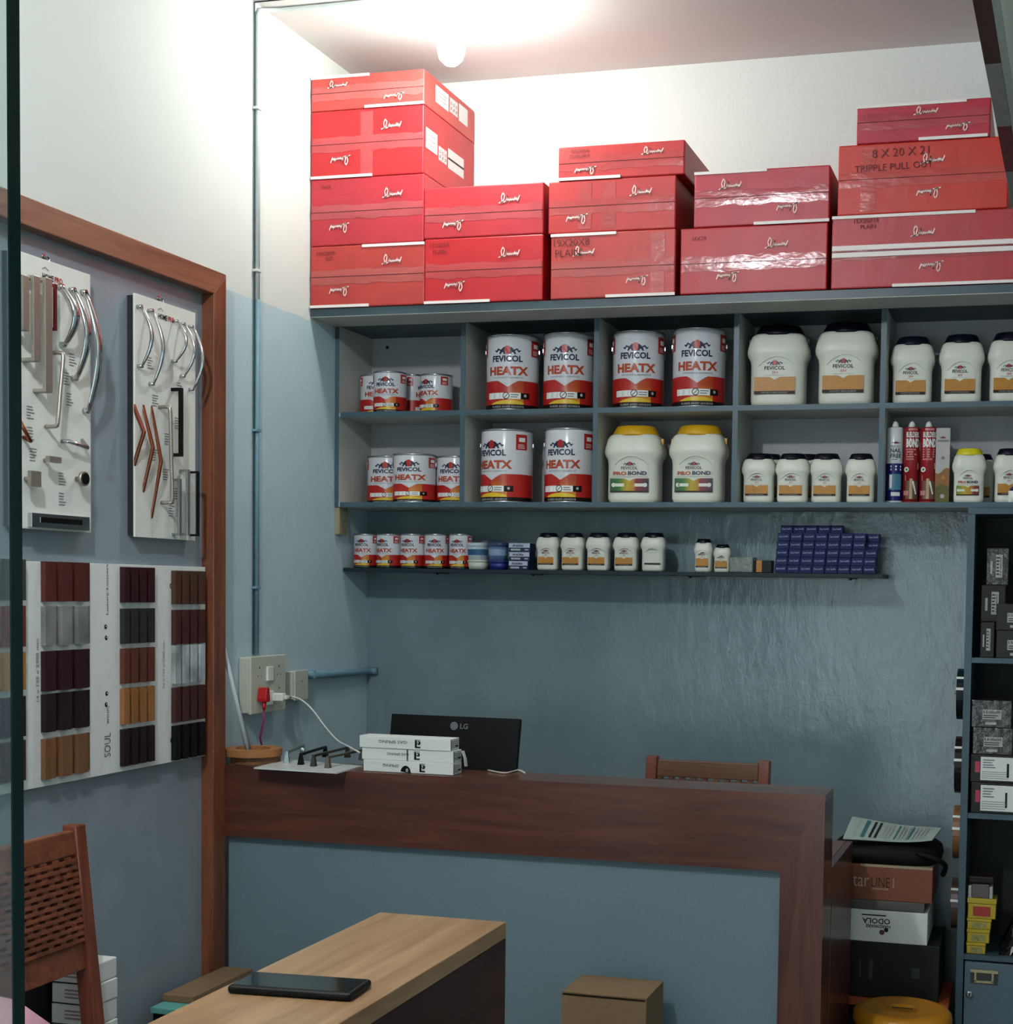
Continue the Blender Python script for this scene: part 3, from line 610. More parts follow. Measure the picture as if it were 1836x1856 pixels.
tub('wrapped pale blue tub on top of the royal blue tub', 886, 921, 976, 1011, M('tub_pale_blue', '#5a76a0', .35), M('tub_navy_lid', '#33486e', .35), z, M('tub_band_pale', '#8aa2bd', .4))
a = P(847, 1011, y=-.13); b = P(923, 975, y=-.13)
mb = MB(); mb.lathe([(.044, 0), (.047, .03), (.046, .058), (.03, .067)], m_film, ((a.x+b.x)/2+.022, -.14, ZL+.032), 20, expo=4, sy=.8, cap=False)
tag(mb.build('plastic_film'), 'crinkled clear plastic film wrapped round the upper tubs on the narrow shelf', 'wrapping')
m_bwhite = M('smallbox_white', '#aab4c4', .5); m_bnavy = M('smallbox_navy', '#131d4a', .4)
z = ZL
for k, (u0, u1, v0, v1, lab) in enumerate(((922, 957, 1011, 1028, 'bottom box of the three small blue and white adhesive boxes'), (923, 960, 994, 1011, 'middle box of the three small blue and white adhesive boxes'), (922, 961, 977, 994, 'top box of the three small blue and white adhesive boxes'))):
    a = P(u0, v1, y=-.16); b = P(u1, v0, y=-.16); w = (b.x-a.x)/2; h = .0295
    t = thing('adhesive_box', lab, 'box', ((a.x+b.x)/2, -.13, z+.0006), 0, 'small blue and white adhesive boxes'); z += h+.0006
    MB().box(-w, w, -.03, .03, 0, h, m_bnavy).build('body', t, bevel=.0008)
    p = Print(plane((0, -.0302, 0), (1, 0, 0), (0, 0, 1))); p.band(-w+.001, w-.001, h*.48, h*.98, m_bwhite, 1); p.text('Araldite', -w*.15, h*.72, m_dark, h=h*.3, shear=.3); p.lines(-w*.8, w*.1, h*.1, h*.4, 1, m_lgrey, fill=.7, ragged=0); p.lines(w*.5, w*.85, h*.12, h*.36, 1, m_lgrey, fill=.6, ragged=0)
    p.mb.build('label_print', t)
# little navy boxes, eight columns by five rows and a partial sixth
def navy_proto():
    t = thing('navy_glue_box', '', 'box', (0, 0, 0)); w, h, d = .0193, .0252, .045
    MB().box(-w, w, -d/2, d/2, 0, h, M('navybox', '#08154e', .7, var=.15, scale=70)).build('body', t, bevel=.0006, seg=1)
    p = Print(plane((0, -d/2-.0002, 0), (1, 0, 0), (0, 0, 1))); p.text('Fevi kwik', .000, h*.56, m_logo if False else M('navybox_print', '#b8bcdc', .5), w=.029, h=.0066, bold=.0, shear=.25, rot=.05)
    p.mb.build('label_print', t); return t
p0 = navy_proto(); first = True
xb0 = P(1403, 1020, y=-.165).x
for r in range(6):
    n = 8 if r < 5 else 5
    for c in range(n):
        x = xb0+.0205+c*.0405+random.uniform(-.0004, .0004)+r*.0022*(r < 5)+(.012 if r == 5 else 0); y = -.142+(.03 if (c == 7 and r in (3, 4)) else 0)+(.035 if r == 5 else 0)+random.uniform(-.002, .002)
        lab = '%s navy glue box in the %s row of the stacked block' % (['leftmost', 'second', 'third', 'fourth', 'fifth', 'sixth', 'seventh', 'rightmost'][c] if n == 8 else ['leftmost', 'second', 'third', 'fourth', 'rightmost'][c], ['bottom', 'second lowest', 'third', 'fourth', 'fifth', 'topmost short'][r])
        loc = (x, y, ZL+.0008+r*.0257)
        if first: o = p0; o.location = loc; o.rotation_euler = (0, 0, R_(2)); o['label'] = lab; o['group'] = 'stacked navy glue boxes'; first = False
        else: copy_tree(p0, loc, R_(2)+random.uniform(-.02, .02), lab, 'stacked navy glue boxes')
a = P(1325, 1032, y=-.14); b = P(1368, 1002, y=-.14)
t = thing('clear_case', 'clear plastic case of small fittings right of the tiny jars', 'box', ((a.x+b.x)/2, -.13, ZL+.0006)); w = (b.x-a.x)/2
mb = MB(); mb.box(-w, w, -.04, .04, 0, .05, M('clear_case_plastic', '#a8b0aa', .15, trans=.6, bump=.4, bscale=60)); mb.build('case', t, bevel=.003)
mb = MB()
for k in range(14): mb.box(*(lambda x, y, z: (x, x+.012, y, y+.008, z, z+.006))(random.uniform(-w*.8, w*.6), random.uniform(-.032, .02), .003+random.random()*.03), m_satin)
o = mb.build('small_fittings', t); o['kind'] = 'stuff'
a = P(1371, 1032, y=-.15); b = P(1383, 1008, y=-.15)
t = thing('hinge_packet', 'dark packet with an orange end label left of the navy boxes', 'packet', (a.x, -.13, ZL+.0006))
MB().box(-.004, .05, -.022, .022, 0, .04, M('packet_dark', '#16191b', .4)).build('body', t, bevel=.002); MB().box(.0, .018, -.0235, -.0222, .002, .040, M('packet_orange', '#b5792c', .5)).build('end_label', t)

# ---------------------------------------------------------------- ceiling bulb
bx, by = .605, -.735
t = thing('ceiling_bulb', 'glowing white bulb in a white holder hanging from the ceiling', 'lamp', (bx, by, ZC-.0005))
mb = MB(); mb.lathe([(.045, 0), (.045, -.012), (.024, -.018), (.022, -.055), (.026, -.062), (.026, -.072)], M('holder_plastic', '#c9cec9', .5), n=24); mb.build('holder', t)
mb = MB(); mb.lathe([(.018, -.073), (.022, -.080), (.036, -.105), (.041, -.135), (.041, -.165), (.034, -.190), (.018, -.205), (.002, -.209)], M('bulb_glow', '#f7fff9', .3, emit=BULB_A), n=24)
mb.build('bulb', t)['label'] = 'glowing white glass of the bulb'
t2 = thing('ceiling_bulb', 'second ceiling bulb nearer the shop front, above and behind the viewer', 'lamp', (.95, -3.55, ZC-.0005))
mb = MB(); mb.lathe([(.045, 0), (.045, -.012), (.024, -.018), (.022, -.055), (.026, -.062), (.026, -.072)], MATS['holder_plastic'], n=24); mb.build('holder', t2)
mb = MB(); mb.lathe([(.018, -.073), (.022, -.080), (.036, -.105), (.041, -.135), (.041, -.165), (.034, -.190), (.018, -.205), (.002, -.209)], M('bulb_glow_b', '#f6fbff', .3, emit=BULB_B), n=24); mb.build('bulb', t2)

# ---------------------------------------------------------------- conduit on the left wall
cy = P(466, 700, x=.008).y
t = thing('wall_conduit', 'thin upright conduit on the left wall, white above and blue below the paint line', 'pipe', (0, cy, 0))
m_pc = M('conduit_white', '#c8d0cc', .5); m_pb = M('conduit_blue', '#6a8e9c', .5)
mb = MB(); mb.tube([(.0085, 0, 2.405), (.0085, 0, ZC-.04), (.0085, .012, ZC-.02), (.0085, .04, ZC-.0085)]+[(.01+.05*k, .05, ZC-.0085) for k in range(1, 12)], .007, m_pc, 10); mb.build('upper_pipe', t)
mb = MB(); mb.tube([(.0085, 0, 1.325), (.0085, 0, 2.405)], .007, m_pb, 10); mb.build('lower_pipe', t)
mb = MB(); mb.tube([(.004, -.014, 1.325), (.004, -.014, ZC-.002)], .0022, M('cable_dark', '#1d3c46', .5), 6); mb.tube([(.004, -.014, ZC-.004), (.55, -.014, ZC-.004)], .0022, m_dark, 6); mb.build('cable', t)
for v in (195, 490, 780, 1065):
    zc = P(464, v, x=.01).z; mb = MB(); mb.box(.0005, .018, -.018, .010, zc-.004, zc+.004, m_pc if zc > 2.4 else m_pb); mb.build('pipe_clip', t, bevel=.001)
t = thing('blue_pipe', 'short blue pipe running level from the small socket to the room corner', 'pipe', (0, 0, 0))
a = P(558, 1223, x=.014); b = P(668, 1216, x=.014)
mb = MB(); mb.tube([(.014, a.y-.01, a.z), (.014, (a.y+b.y)/2, (a.z+b.z)/2-.003), (.014, -.03, b.z), (.018, -.014, b.z)], .0125, m_pb, 12); mb.tube([(.018, -.014, b.z), (.045, -.014, b.z+.002)], .0125, m_pb, 12); mb.build('pipe', t)
mb = MB(); yk = P(565, 1222, x=.014).y; mb.box(.0005, .028, yk-.004, yk+.004, a.z-.015, a.z+.015, m_pb); mb.build('pipe_clip', t, bevel=.002)

# ---------------------------------------------------------------- sockets
m_sock = M('socket_cream', '#bfbfb0', .4, var=.02)
def holes(pr, cx, cz, s=1):
    pr.disc(cx, cz+.012*s, .0026*s, m_blk, 1, 8, ry=.0034*s); pr.disc(cx-.009*s, cz-.009*s, .002*s, m_blk, 1, 8); pr.disc(cx+.009*s, cz-.009*s, .002*s, m_blk, 1, 8)
a = P(456, 1190, x=.045); b = P(517, 1285, x=.045); y0, y1, z0, z1 = a.y, b.y, b.z, a.z-.004
t = thing('switch_box', 'cream double socket and switch box on the left wall with a red plug', 'socket', (0, (y0+y1)/2, (z0+z1)/2)); w = (y1-y0)/2; h = (z1-z0)/2
MB().box(.0008, .035, -w, w, -h, h, m_sock).build('back_box', t, bevel=.004)
MB().box(.0352, .045, -w-.003, w+.003, -h-.003, h+.003, m_sock).build('face_plate', t, bevel=.003)
for yy, zz in ((0, h*.38), (w*.0, -h*.50)):
    MB().box(.0452, .052, yy-.018, yy+.018, zz-.022, zz+.022, m_white).build('rocker_switch', t, bevel=.002)
p = Print(plane((.0453, 0, 0), (0, 1, 0), (0, 0, 1)))
for cx, cz in ((-w*.55, h*.45), (w*.6, h*.45), (w*.6, -h*.35), (-w*.55, -h*.35)): holes(p, cx, cz, 1.2)
p.mb.build('socket_holes', t)
a = P(534, 1216, x=.035); b = P(557, 1267, x=.035); ya, yb_, zb_ = a.y, b.y, (a.z+b.z)/2
t = thing('wall_socket', 'small cream single socket right of the switch box', 'socket', (0, (ya+yb_)/2, zb_)); w2 = (yb_-ya)/2; h2 = (a.z-b.z)/2
MB().box(.0008, .03, -w2-.004, w2-.002, -h2+.003, h2-.003, m_sock).build('back_box', t, bevel=.003)
MB().box(.0302, .038, -w2, w2, -h2, h2, m_sock).build('face_plate', t, bevel=.002)
p = Print(plane((.0383, 0, 0), (0, 1, 0), (0, 0, 1))); holes(p, 0, 0, 1.0); p.mb.build('socket_holes', t)
# red plug with magenta lead
a = P(478, 1246, x=.06); b = P(478, 1272, x=.06)
t = thing('red_plug', 'red plug with a magenta lead in the lower left socket', 'plug', (.046, a.y, b.z))
hh = a.z-b.z; mb = MB(); vs = [(x, y*s, zz) for zz, s in ((0, 1.15), (hh*.25, 1.3), (hh*.9, .8), (hh, .7)) for x, y in ((.0005, -.013), (.03, -.010), (.03, .010), (.0005, .013))]
mb.add(vs, [(0, 1, 2, 3), (12, 15, 14, 13)]+[(4*i+j, 4*i+(j+1) % 4, 4*i+4+(j+1) % 4, 4*i+4+j) for i in range(3) for j in range(4)], M('plug_red', '#b0161c', .35)); mb.build('plug_body', t, bevel=.003)
e = P(474, 1350, x=.02); mb = MB()
pts = [(.016, 0, 0), (.014, .001, -.025), (.012, .002, -.06), (.004, -.004, -.11), (-.02, e.y-a.y, -.16), (-.026, e.y-a.y-.002, -.20)]
mb.tube(pts[:2], [.007, .004], M('plug_red'), 10); mb.tube(pts[1:], .0032, M('lead_magenta', '#8e2a62', .45), 8); mb.build('lead', t)
# charger and white cable
a = P(502, 1262, x=.06); t = thing('phone_charger', 'white charger in the lower right socket, its white cable sagging to the white boxes', 'charger', (.046, a.y, a.z))
MB().box(.0005, .040, -.012, .012, -.014, .010, m_white).build('adapter', t, bevel=.003)
MB().box(.0402, .052, -.008, .008, -.008, .004, m_white).build('cable_plug', t, bevel=.002)
w0 = Vector((.046, a.y, a.z)); pl = []
for u, v, x in ((526, 1262, .10), (545, 1268, .10), (565, 1285, .11), (590, 1318, .16), (612, 1342, .26), (630, 1352, .36), (652, 1364, .455)): 
    yv = -.62 - (x-.1)*1.0; q = P(u, v, y=yv); pl.append(q-w0)
mb = MB(); pts = [Vector((.052, 0, -.002))]+pl; 
def smooth(pts, n=5):
    pts = [Vector(p) for p in pts]; out = []
    for i in range(len(pts)-1):
        p0 = pts[max(i-1, 0)]; p1 = pts[i]; p2 = pts[i+1]; p3 = pts[min(i+2, len(pts)-1)]
        for k in range(n):
            s = k/n; out.append(.5*((2*p1)+(p2-p0)*s+(2*p0-5*p1+4*p2-p3)*s*s+(3*p1-p0-3*p2+p3)*s**3))
    return out+[pts[-1]]
mb.tube(smooth(pts), .0026, m_white, 8); mb.build('cable', t)

# ---------------------------------------------------------------- display frame on the left wall
YP, FW, FT, FB, FL = -1.045, .066, 2.429, .12, -2.75
t = thing('wall_display', 'large brown wooden frame round a grey panel on the left wall', 'display', (0, 0, 0))
def bar(pts, a0, a1, m, axis): mb = MB(); mb.prism(pts, a0, a1, m, axis); return mb
mb = MB(); mb.prism([(YP, FT), (FL, FT), (FL, FT-FW), (YP-FW, FT-FW)], .001, .045, m_fr_y, 'x'); mb.build('top_rail', t, bevel=.002)
mb = MB(); mb.prism([(YP, FT-.0006), (YP-FW, FT-FW-.0006), (YP-FW, FB+FW), (YP, FB)], .001, .045, m_fr_z, 'x'); mb.build('right_stile', t, bevel=.002)
mb = MB(); mb.prism([(YP-FW, FB+FW-.0006), (FL, FB+FW-.0006), (FL, FB), (YP-.001, FB)], .001, .045, m_fr_y, 'x'); mb.build('bottom_rail', t, bevel=.002)
mb = MB(); mb.box(.001, .045, FL-FW, FL-.0006, FB, FT, m_fr_z); mb.build('left_stile', t, bevel=.002)
mb = MB(); mb.box(.001, .006, FL, YP-FW, FB+FW, FT-FW, m_dpanel); mb.build('panel', t)

# handle sample boards
XB = .032
def hardware_board(label, y0, y1, z0, z1):
    t = thing('handle_sample_board', label, 'sample board', (0, 0, 0))
    MB().box(.0065, XB-.006, y0+.004, y1-.004, z0+.004, z1-.004, M('board_core', '#2a2a2c', .6)).build('core', t)
    MB().box(XB-.006, XB, y0, y1, z0, z1, m_white).build('board', t, bevel=.0008)
    yc = (y0+y1)/2
    mb = MB(); mb.tube([(.007, yc, z1+.012), (.02, yc, z1+.010), (.024, yc, z1+.002), (.022, yc, z1-.01)], .003, m_chrome, 8); mb.lathe([(.007, 0), (.007, .003)], m_chrome, (.0068, yc, z1+.014), 12, 'x'); mb.build('hook', t)
    p = Print(plane((XB+.0002, yc, 0), (0, 1, 0), (0, 0, 1)))
    p.text('HOME', -.018, z1-.040, m_dark, w=.042, h=.014, bold=.03); p.text('PRO', .022, z1-.040, m_red, w=.030, h=.014, bold=.03); p.stroke([(-.04, z1-.024), (-.028, z1-.018), (-.016, z1-.024)], .002, m_grey)
    rnd = random.Random(int(-y0*100))
    for k in range(9):
        cy_, cz = (rnd.uniform(-.11, .09), z0+.06+(z1-z0-.2)*k/9); p.lines(cy_, cy_+.03, cz, cz+.034, 5, m_grey, 1, .35, .5, rnd)
    p.mb.build('printing', t); return t
def HP(u, v, x=XB): q = P(u, v, x=x); return q.y, q.z
def bow(t, u, v0, u2, v1, dep, r, m, sx=1):
    (ya, za), (yb, zb) = HP(u, v0), HP(u2, v1); mb = MB(); pts = []
    for k in range(15):
        s = k/14; pts.append((XB+.012+dep*math.sin(PI*s), ya+(yb-ya)*s, za+(zb-za)*s))
    rr = [r*(.8+.5*math.sin(PI*k/14)) for k in range(15)]
    mb.tube(pts, rr, m, 10, sx=sx, ref=(0, 1, 0))
    for y, zz in ((ya, za), (yb, zb)): mb.lathe([(r*1.4, 0), (r*1.2, .014)], m, (XB+.0002, y, zz), 12, 'x')
    mb.build('bow_handle', t)
def dhandle(t, u, v0, u2, v1, dep, w, m, th=.006, rnd=0):
    (ya, za), (yb, zb) = HP(u, v0), HP(u2, v1); mb = MB(); x0 = XB+.0002
    if rnd: mb.tube(smooth([(x0, ya, za), (x0+dep*.75, ya, za), (x0+dep, ya, za-dep*.3), (x0+dep, (ya+yb)/2, (za+zb)/2), (x0+dep, yb, zb+dep*.3), (x0+dep*.75, yb, zb), (x0, yb, zb)], 3), w/2, m, 8)
    else:
        mb.prism([(x0, za), (x0+dep, za), (x0+dep, zb), (x0, zb), (x0, zb+th), (x0+dep-th, zb+th), (x0+dep-th, za-th), (x0, za-th)], -w/2, w/2, m, 'y', T=Matrix.Translation((0, (ya+yb)/2, 0)))
    mb.build('bar_handle', t, bevel=0 if rnd else .0008)
def vhandle(t, u, v0, u2, v1, va, dep, w, m):
    (ya, za), (yb, zb) = HP(u, v0), HP(u2, v1); zm_ = HP(u, va)[1]; x0 = XB+.0002
    mb = MB(); mb.prism([(x0, za), (x0+dep, zm_), (x0, zb), (x0, zb+.02), (x0+.003, zb+.03), (x0+dep-.008, zm_), (x0+.003, za-.03), (x0, za-.02)], -w/2, w/2, m, 'y', T=Matrix.Translation((0, (ya+yb)/2, 0)))
    mb.build('chevron_handle', t, bevel=.0008)
b2 = hardware_board('white board of chrome, copper and black cabinet handles, nearer the frame corner', -1.478, -1.188, 1.661, 2.295)
bow(b2, 249, 556, 250, 664, .03, .0042, m_chrome); bow(b2, 269, 563, 271, 696, .03, .0042, m_chrome)
bow(b2, 314, 582, 312, 655, .030, .0035, m_chrome); bow(b2, 327, 587, 327, 682, .032, .0035, m_chrome); bow(b2, 342, 592, 343, 706, .032, .0035, m_chrome)
dhandle(b2, 310, 703, 313, 828, .032, .012, m_black, .009)
dhandle(b2, 288, 738, 292, 911, .034, .011, m_satin, rnd=1)
for u, v0, v1, va in ((243, 732, 845, 783), (259, 733, 893, 811), (274, 735, 940, 836)): vhandle(b2, u, v0, u+2, v1, va, .032, .009, m_copper)
dhandle(b2, 313, 868, 313, 970, .024, .014, m_steel); dhandle(b2, 327, 851, 327, 970, .026, .014, m_steel); dhandle(b2, 343, 854, 345, 972, .028, .009, m_black)
b1 = hardware_board('white board of satin handles, knobs and a recessed pull, by the glass edge', -1.965, -1.668, 1.664, 2.303)
for u, v0, v1, w in ((30, 500, 600, .022), (50, 501, 656, .024), (72, 505, 712, .026)): dhandle(b1, u-8, v0, u-6, v1, .036, w, m_satin, .008)
dhandle(b1, 88, 515, 90, 600, .02, .007, M('handle_red', '#6e1f22', .3, .4), .007); dhandle(b1, 92, 640, 82, 773, .034, .010, m_satin, rnd=1)
for u, v0, v1 in ((106, 520, 625), (127, 526, 686), (148, 530, 745)): bow(b1, u, v0, u+4, v1, .034, .0055, m_chrome, sx=1.8)
mb = MB(); a, b = HP(42, 800), HP(22, 765); mb.tube([(XB, a[0], a[1]+.01), (XB+.02, a[0], a[1]), (XB+.022, b[0], b[1])], .005, m_copper, 8); mb.build('angled_handle', b1)
mb = MB(); a, b = HP(148, 812), HP(112, 800); mb.tube([(XB, a[0], a[1]+.02), (XB+.02, a[0]-.005, a[1]), (XB+.02, b[0], b[1]), (XB, b[0], b[1])], .005, m_chrome, 8); mb.build('angled_handle', b1)
a = HP(80, 834); mb = MB(); mb.tube([(XB, a[0], a[1]), (XB+.02, a[0], a[1])], .005, m_satin, 10); mb.box(XB+.02, XB+.032, a[0]-.022, a[0]+.022, a[1]-.006, a[1]+.008, m_satin); mb.build('bar_knob', b1)
a = HP(46, 868); mb = MB(); mb.tube([(XB, a[0], a[1]), (XB+.02, a[0], a[1])], .006, m_satin, 10); mb.box(XB+.02, XB+.03, a[0]-.018, a[0]+.018, a[1]-.018, a[1]+.018, m_satin); mb.build('square_knob', b1)
a = HP(138, 868); mb = MB(); mb.lathe([(.006, 0), (.006, .012), (.018, .018), (.018, .026)], m_satin, (XB, a[0], a[1]), 20, 'x'); mb.lathe([(.014, 0), (.014, .002)], m_black, (XB+.026, a[0], a[1]), 20, 'x'); mb.build('round_knob', b1)
a, b = HP(50, 926), HP(155, 962); mb = MB(); mb.box(XB, XB+.012, a[0], b[0], b[1], a[1]-.004, m_chrome); mb.box(XB+.012, XB+.0125, a[0]+.03, b[0]-.03, b[1]+.012, a[1]-.012, m_black); mb.build('recessed_pull', b1, bevel=.002)

# louver sample board
XS = .022
t = thing('louver_sample_board', 'white folding board of fluted wood and marble louver samples below the handle boards', 'sample board', (0, 0, 0))
cz0, cz1 = 1.046, 1.588
mb = MB(); mb.box(.0065, XS, -2.30, -1.118, cz0, cz1, m_paper); mb.build('board', t, bevel=.001)
mb = MB(); mb.box(XS, XS+.001, -1.500, -1.485, cz0+.002, cz1-.002, m_white); mb.box(XS, XS+.001, -1.235, -1.228, cz0+.002, cz1-.002, m_white); mb.build('fold_strip', t)
def Z5(u, rows, x): return [(P(u, a, x=x).z, P(u, b, x=x).z) for a, b in rows]
CCOL = ['#3c181c', '#33342f', '#6a3122', '#a4672f', '#2b1c1c']; DCOL = ['#55301f', '#4c1e18', None, '#4c221c', '#131211']
BCOL = ['#5e2219', 'grey', '#3a1a1e', '#2d1d1e', '#86562f']; ACOL = ['#3d413b', '#75291d', '#b0752f', '#2a2026', '#42191c']
marb = M('marble_white', '#a9b1b2', .3, var=.5, scale=14); marg = M('marble_grey', '#7b7b79', .3, var=.35, scale=14)
def dull(col, k):
    r, g, b = (int(col[i:i+2], 16) for i in (1, 3, 5)); m = (r+g+b)/3
    return tuple(int(min(255, (q*.85+m*.15)*k)) for q in (r, g, b))
def swatch(y0, y1, z0, z1, col, nfl, idx):
    m = marb if col is None else marg if col == 'grey' else wood('sample_'+col.strip('#'), '#%02x%02x%02x' % dull(col, .82), '#%02x%02x%02x' % dull(col, .98), 'z', rough=.5, coat=0)
    pts = [(XS+.0003, y0), ]; pitch = (y1-y0)/nfl
    out = []
    for k in range(nfl):
        a = y0+k*pitch; out += [(XS+.014, a), (XS+.015, a+pitch*.60), (XS+.0015, a+pitch*.62), (XS+.0015, a+pitch*.985)]
    pts += out+[(XS+.0015, y1), (XS+.0003, y1)]
    mb = MB(); mb.prism(pts, z0, z1, m, 'z'); mb.build('louver_sample', t)
rowsC = [(1028, 1092), (1103, 1166), (1175, 1238), (1247, 1311), (1320, 1386)]
rowsB = [(1019, 1090), (1099, 1168), (1178, 1249), (1254, 1321), (1333, 1404)]
for cols, uref, rows, (ua, ub), nf in ((CCOL, 240, rowsC, (223, 284), 4), (DCOL, 350, [(1035, 1095), (1105, 1166), (1168, 1236), (1243, 1305), (1311, 1372)], (316, 375), 4), (BCOL, 130, rowsB, (80, 168), 3), (ACOL, 42, [(1014, 1088), (1098, 1172), (1182, 1250), (1262, 1334), (1342, 1414)], (-12, 52), 3)):
    for k, (va, vb) in enumerate(rows):
        y0 = P(ua, va, x=XS+.01).y; y1 = P(ub, va, x=XS+.01).y; y1 = min(y1, -1.121)
        swatch(y0, y1, P(uref, vb, x=XS+.01).z, P(uref, va, x=XS+.01).z, cols[k], nf, k)
p = Print(plane((XS+.0003, 0, 0), (0, 1, 0), (0, 0, 1)))
vt = lambda u, v: P(u, v, x=XS)
q = vt(194, 1350); p.text('SOUL', q.y, q.z, m_dark, w=.062, h=.026, bold=-.01, rot=PI/2); q = vt(194, 1296); p.text('wood', q.y, q.z, m_dark, w=.045, h=.014, bold=-.01, rot=PI/2)
q = vt(194, 1068); p.text('Luxury Louvers', q.y, q.z, m_dark, w=.13, h=.011, bold=0, rot=PI/2)
q = vt(296, 1205); p.text('24 x 145 x 2900 mm', q.y, q.z, m_grey, w=.13, h=.009, bold=0, rot=PI/2); q = vt(67, 1215); p.text('14 x 195 x 2900 mm', q.y, q.z, m_grey, w=.15, h=.010, bold=0, rot=PI/2)
for u, v in ((191, 1136), (192, 1156), (193, 1257), (192, 1277)): q = vt(u, v); p.disc(q.y, q.z, .006, m_dark, 1); p.disc(q.y+.001, q.z+.001, .002, m_paper, 2, 6)
for u, v in ((310, 1062), (311, 1342)): q = vt(u, v); p.ring(q.y, q.z, .004, .0075, m_dark, 1)
p.mb.build('printing', t)

# ---------------------------------------------------------------- glass partition at the left
GY = -4.05; gx = P(30, 900, y=GY).x
gl = thing('glass_partition', 'tall clear glass panel with a dark green edge at the far left', 'glass panel', (0, GY, 0))
gm = M('clear_glass', '#d7e6e2', .02, trans=1, alpha=1, ior=1.45, var=0)
mb = MB(); mb.box(.001, gx-.0016, -.0055, .0055, .001, 2.75, gm); mb.build('pane', gl)
mb = MB(); mb.box(gx-.0014, gx, -.006, .006, .001, 2.75, m_glassedge); mb.build('green_edge', gl)['label'] = 'dark green polished edge'

# ---------------------------------------------------------------- reception counter
YC, ZCT, ZCR, XI, XCR, YL, ZD, YD = -1.0504, 1.0118, .8041, 1.6876, 1.8031, .168, .7913, .463
t = thing('reception_counter', 'brown wood-framed reception counter with a blue-grey front panel', 'counter', (0, 0, 0))
mb = MB(); mb.box(.046, XCR-.0005, YC+.0035, YC+YL, ZCT-.02, ZCT, wood('ledge_laminate', '#4a2a1f', '#6b4332', 'x', rough=.28)); mb.build('ledge_top', t, bevel=.001)
mb = MB(); mb.prism([(.046, ZCT), (XCR, ZCT), (XI, ZCR), (.046, ZCR)], YC-.001, YC+.003, m_cw_x, 'y'); mb.build('front_rail', t)
mb = MB(); mb.prism([(XCR, ZCT-.0005), (XCR, 0), (XI, 0), (XI, ZCR-.0005)], YC-.001, YC+.003, m_cw_z, 'y'); mb.build('front_stile', t)
mb = MB(); mb.box(XI+.001, XCR-.001, YC+.0035, YC+YL, .001, ZCT-.0205, m_cw_z); mb.build('end_post', t)
mb = MB(); mb.box(.046, XI-.0005, YC+.022, YC+.035, .001, ZCT-.021, m_cpanel); mb.build('front_panel', t)
mb = MB(); mb.box(.046, XI-.0005, YC+.0035, YC+.0215, ZCR, ZCT-.0205, m_cw_x); mb.build('rail_core', t)
mb = MB(); mb.box(XCR-.02, XCR, YC+YL+.0005, YC+YL+YD, .001, ZD, m_cw_z); mb.build('side_panel', t, bevel=.001)
mb = MB(); mb.box(.003, XCR-.021, YC+YL+.001, YC+YL+YD, ZD-.02, ZD, wood('desk_laminate', '#5a3a2b', '#80583f', 'x', rough=.3)); mb.build('desk_top', t, bevel=.001)

# ---------------------------------------------------------------- things on the counter
zc = ZCT+.0006
m_roll = M('tape_roll_wood', '#a06a3c', .5, var=.15, scale=60, stretch=(1, 1, 4)); m_roll2 = M('tape_roll_brown', '#79502f', .5, var=.15, scale=60, stretch=(1, 1, 4))
def roll(label, x, y, z, r, h, m):
    t = thing('edging_roll', label, 'roll', (x, y, z)); mb = MB(); n = 48; prof = [(r*.62, 0), (r, 0), (r, h), (r*.62, h)]
    vs = []
    for rr, hh in prof:
        for k in range(n): a = 2*PI*k/n; vs.append((rr*math.cos(a), rr*math.sin(a), hh))
    mb.add(vs, [(i*n+k, i*n+(k+1) % n, ((i+1) % 4)*n+(k+1) % n, ((i+1) % 4)*n+k) for i in range(4) for k in range(n)], m, False); mb.build('wound_band', t)
roll('lower darker wood-coloured edging roll on the left end of the counter', .093, YC+.094, zc, .073, .022, m_roll2)
roll('upper wood-coloured edging roll with a white rod standing in it', .091, YC+.085, zc+.0226, .083, .021, m_roll)
a = Vector((.088, YC+.075, zc+.0008)); b = P(403, 1165, x=.016)
mb = MB(); d = (b-a); mb.tube([(0, 0, 0), tuple(d*1.06)], .0068, M('rod_white', '#b8c4c4', .35), 12)
o = tag(mb.build('white_rod'), 'white rod leaning from the edging rolls towards the wooden frame', 'rod'); o.location = a
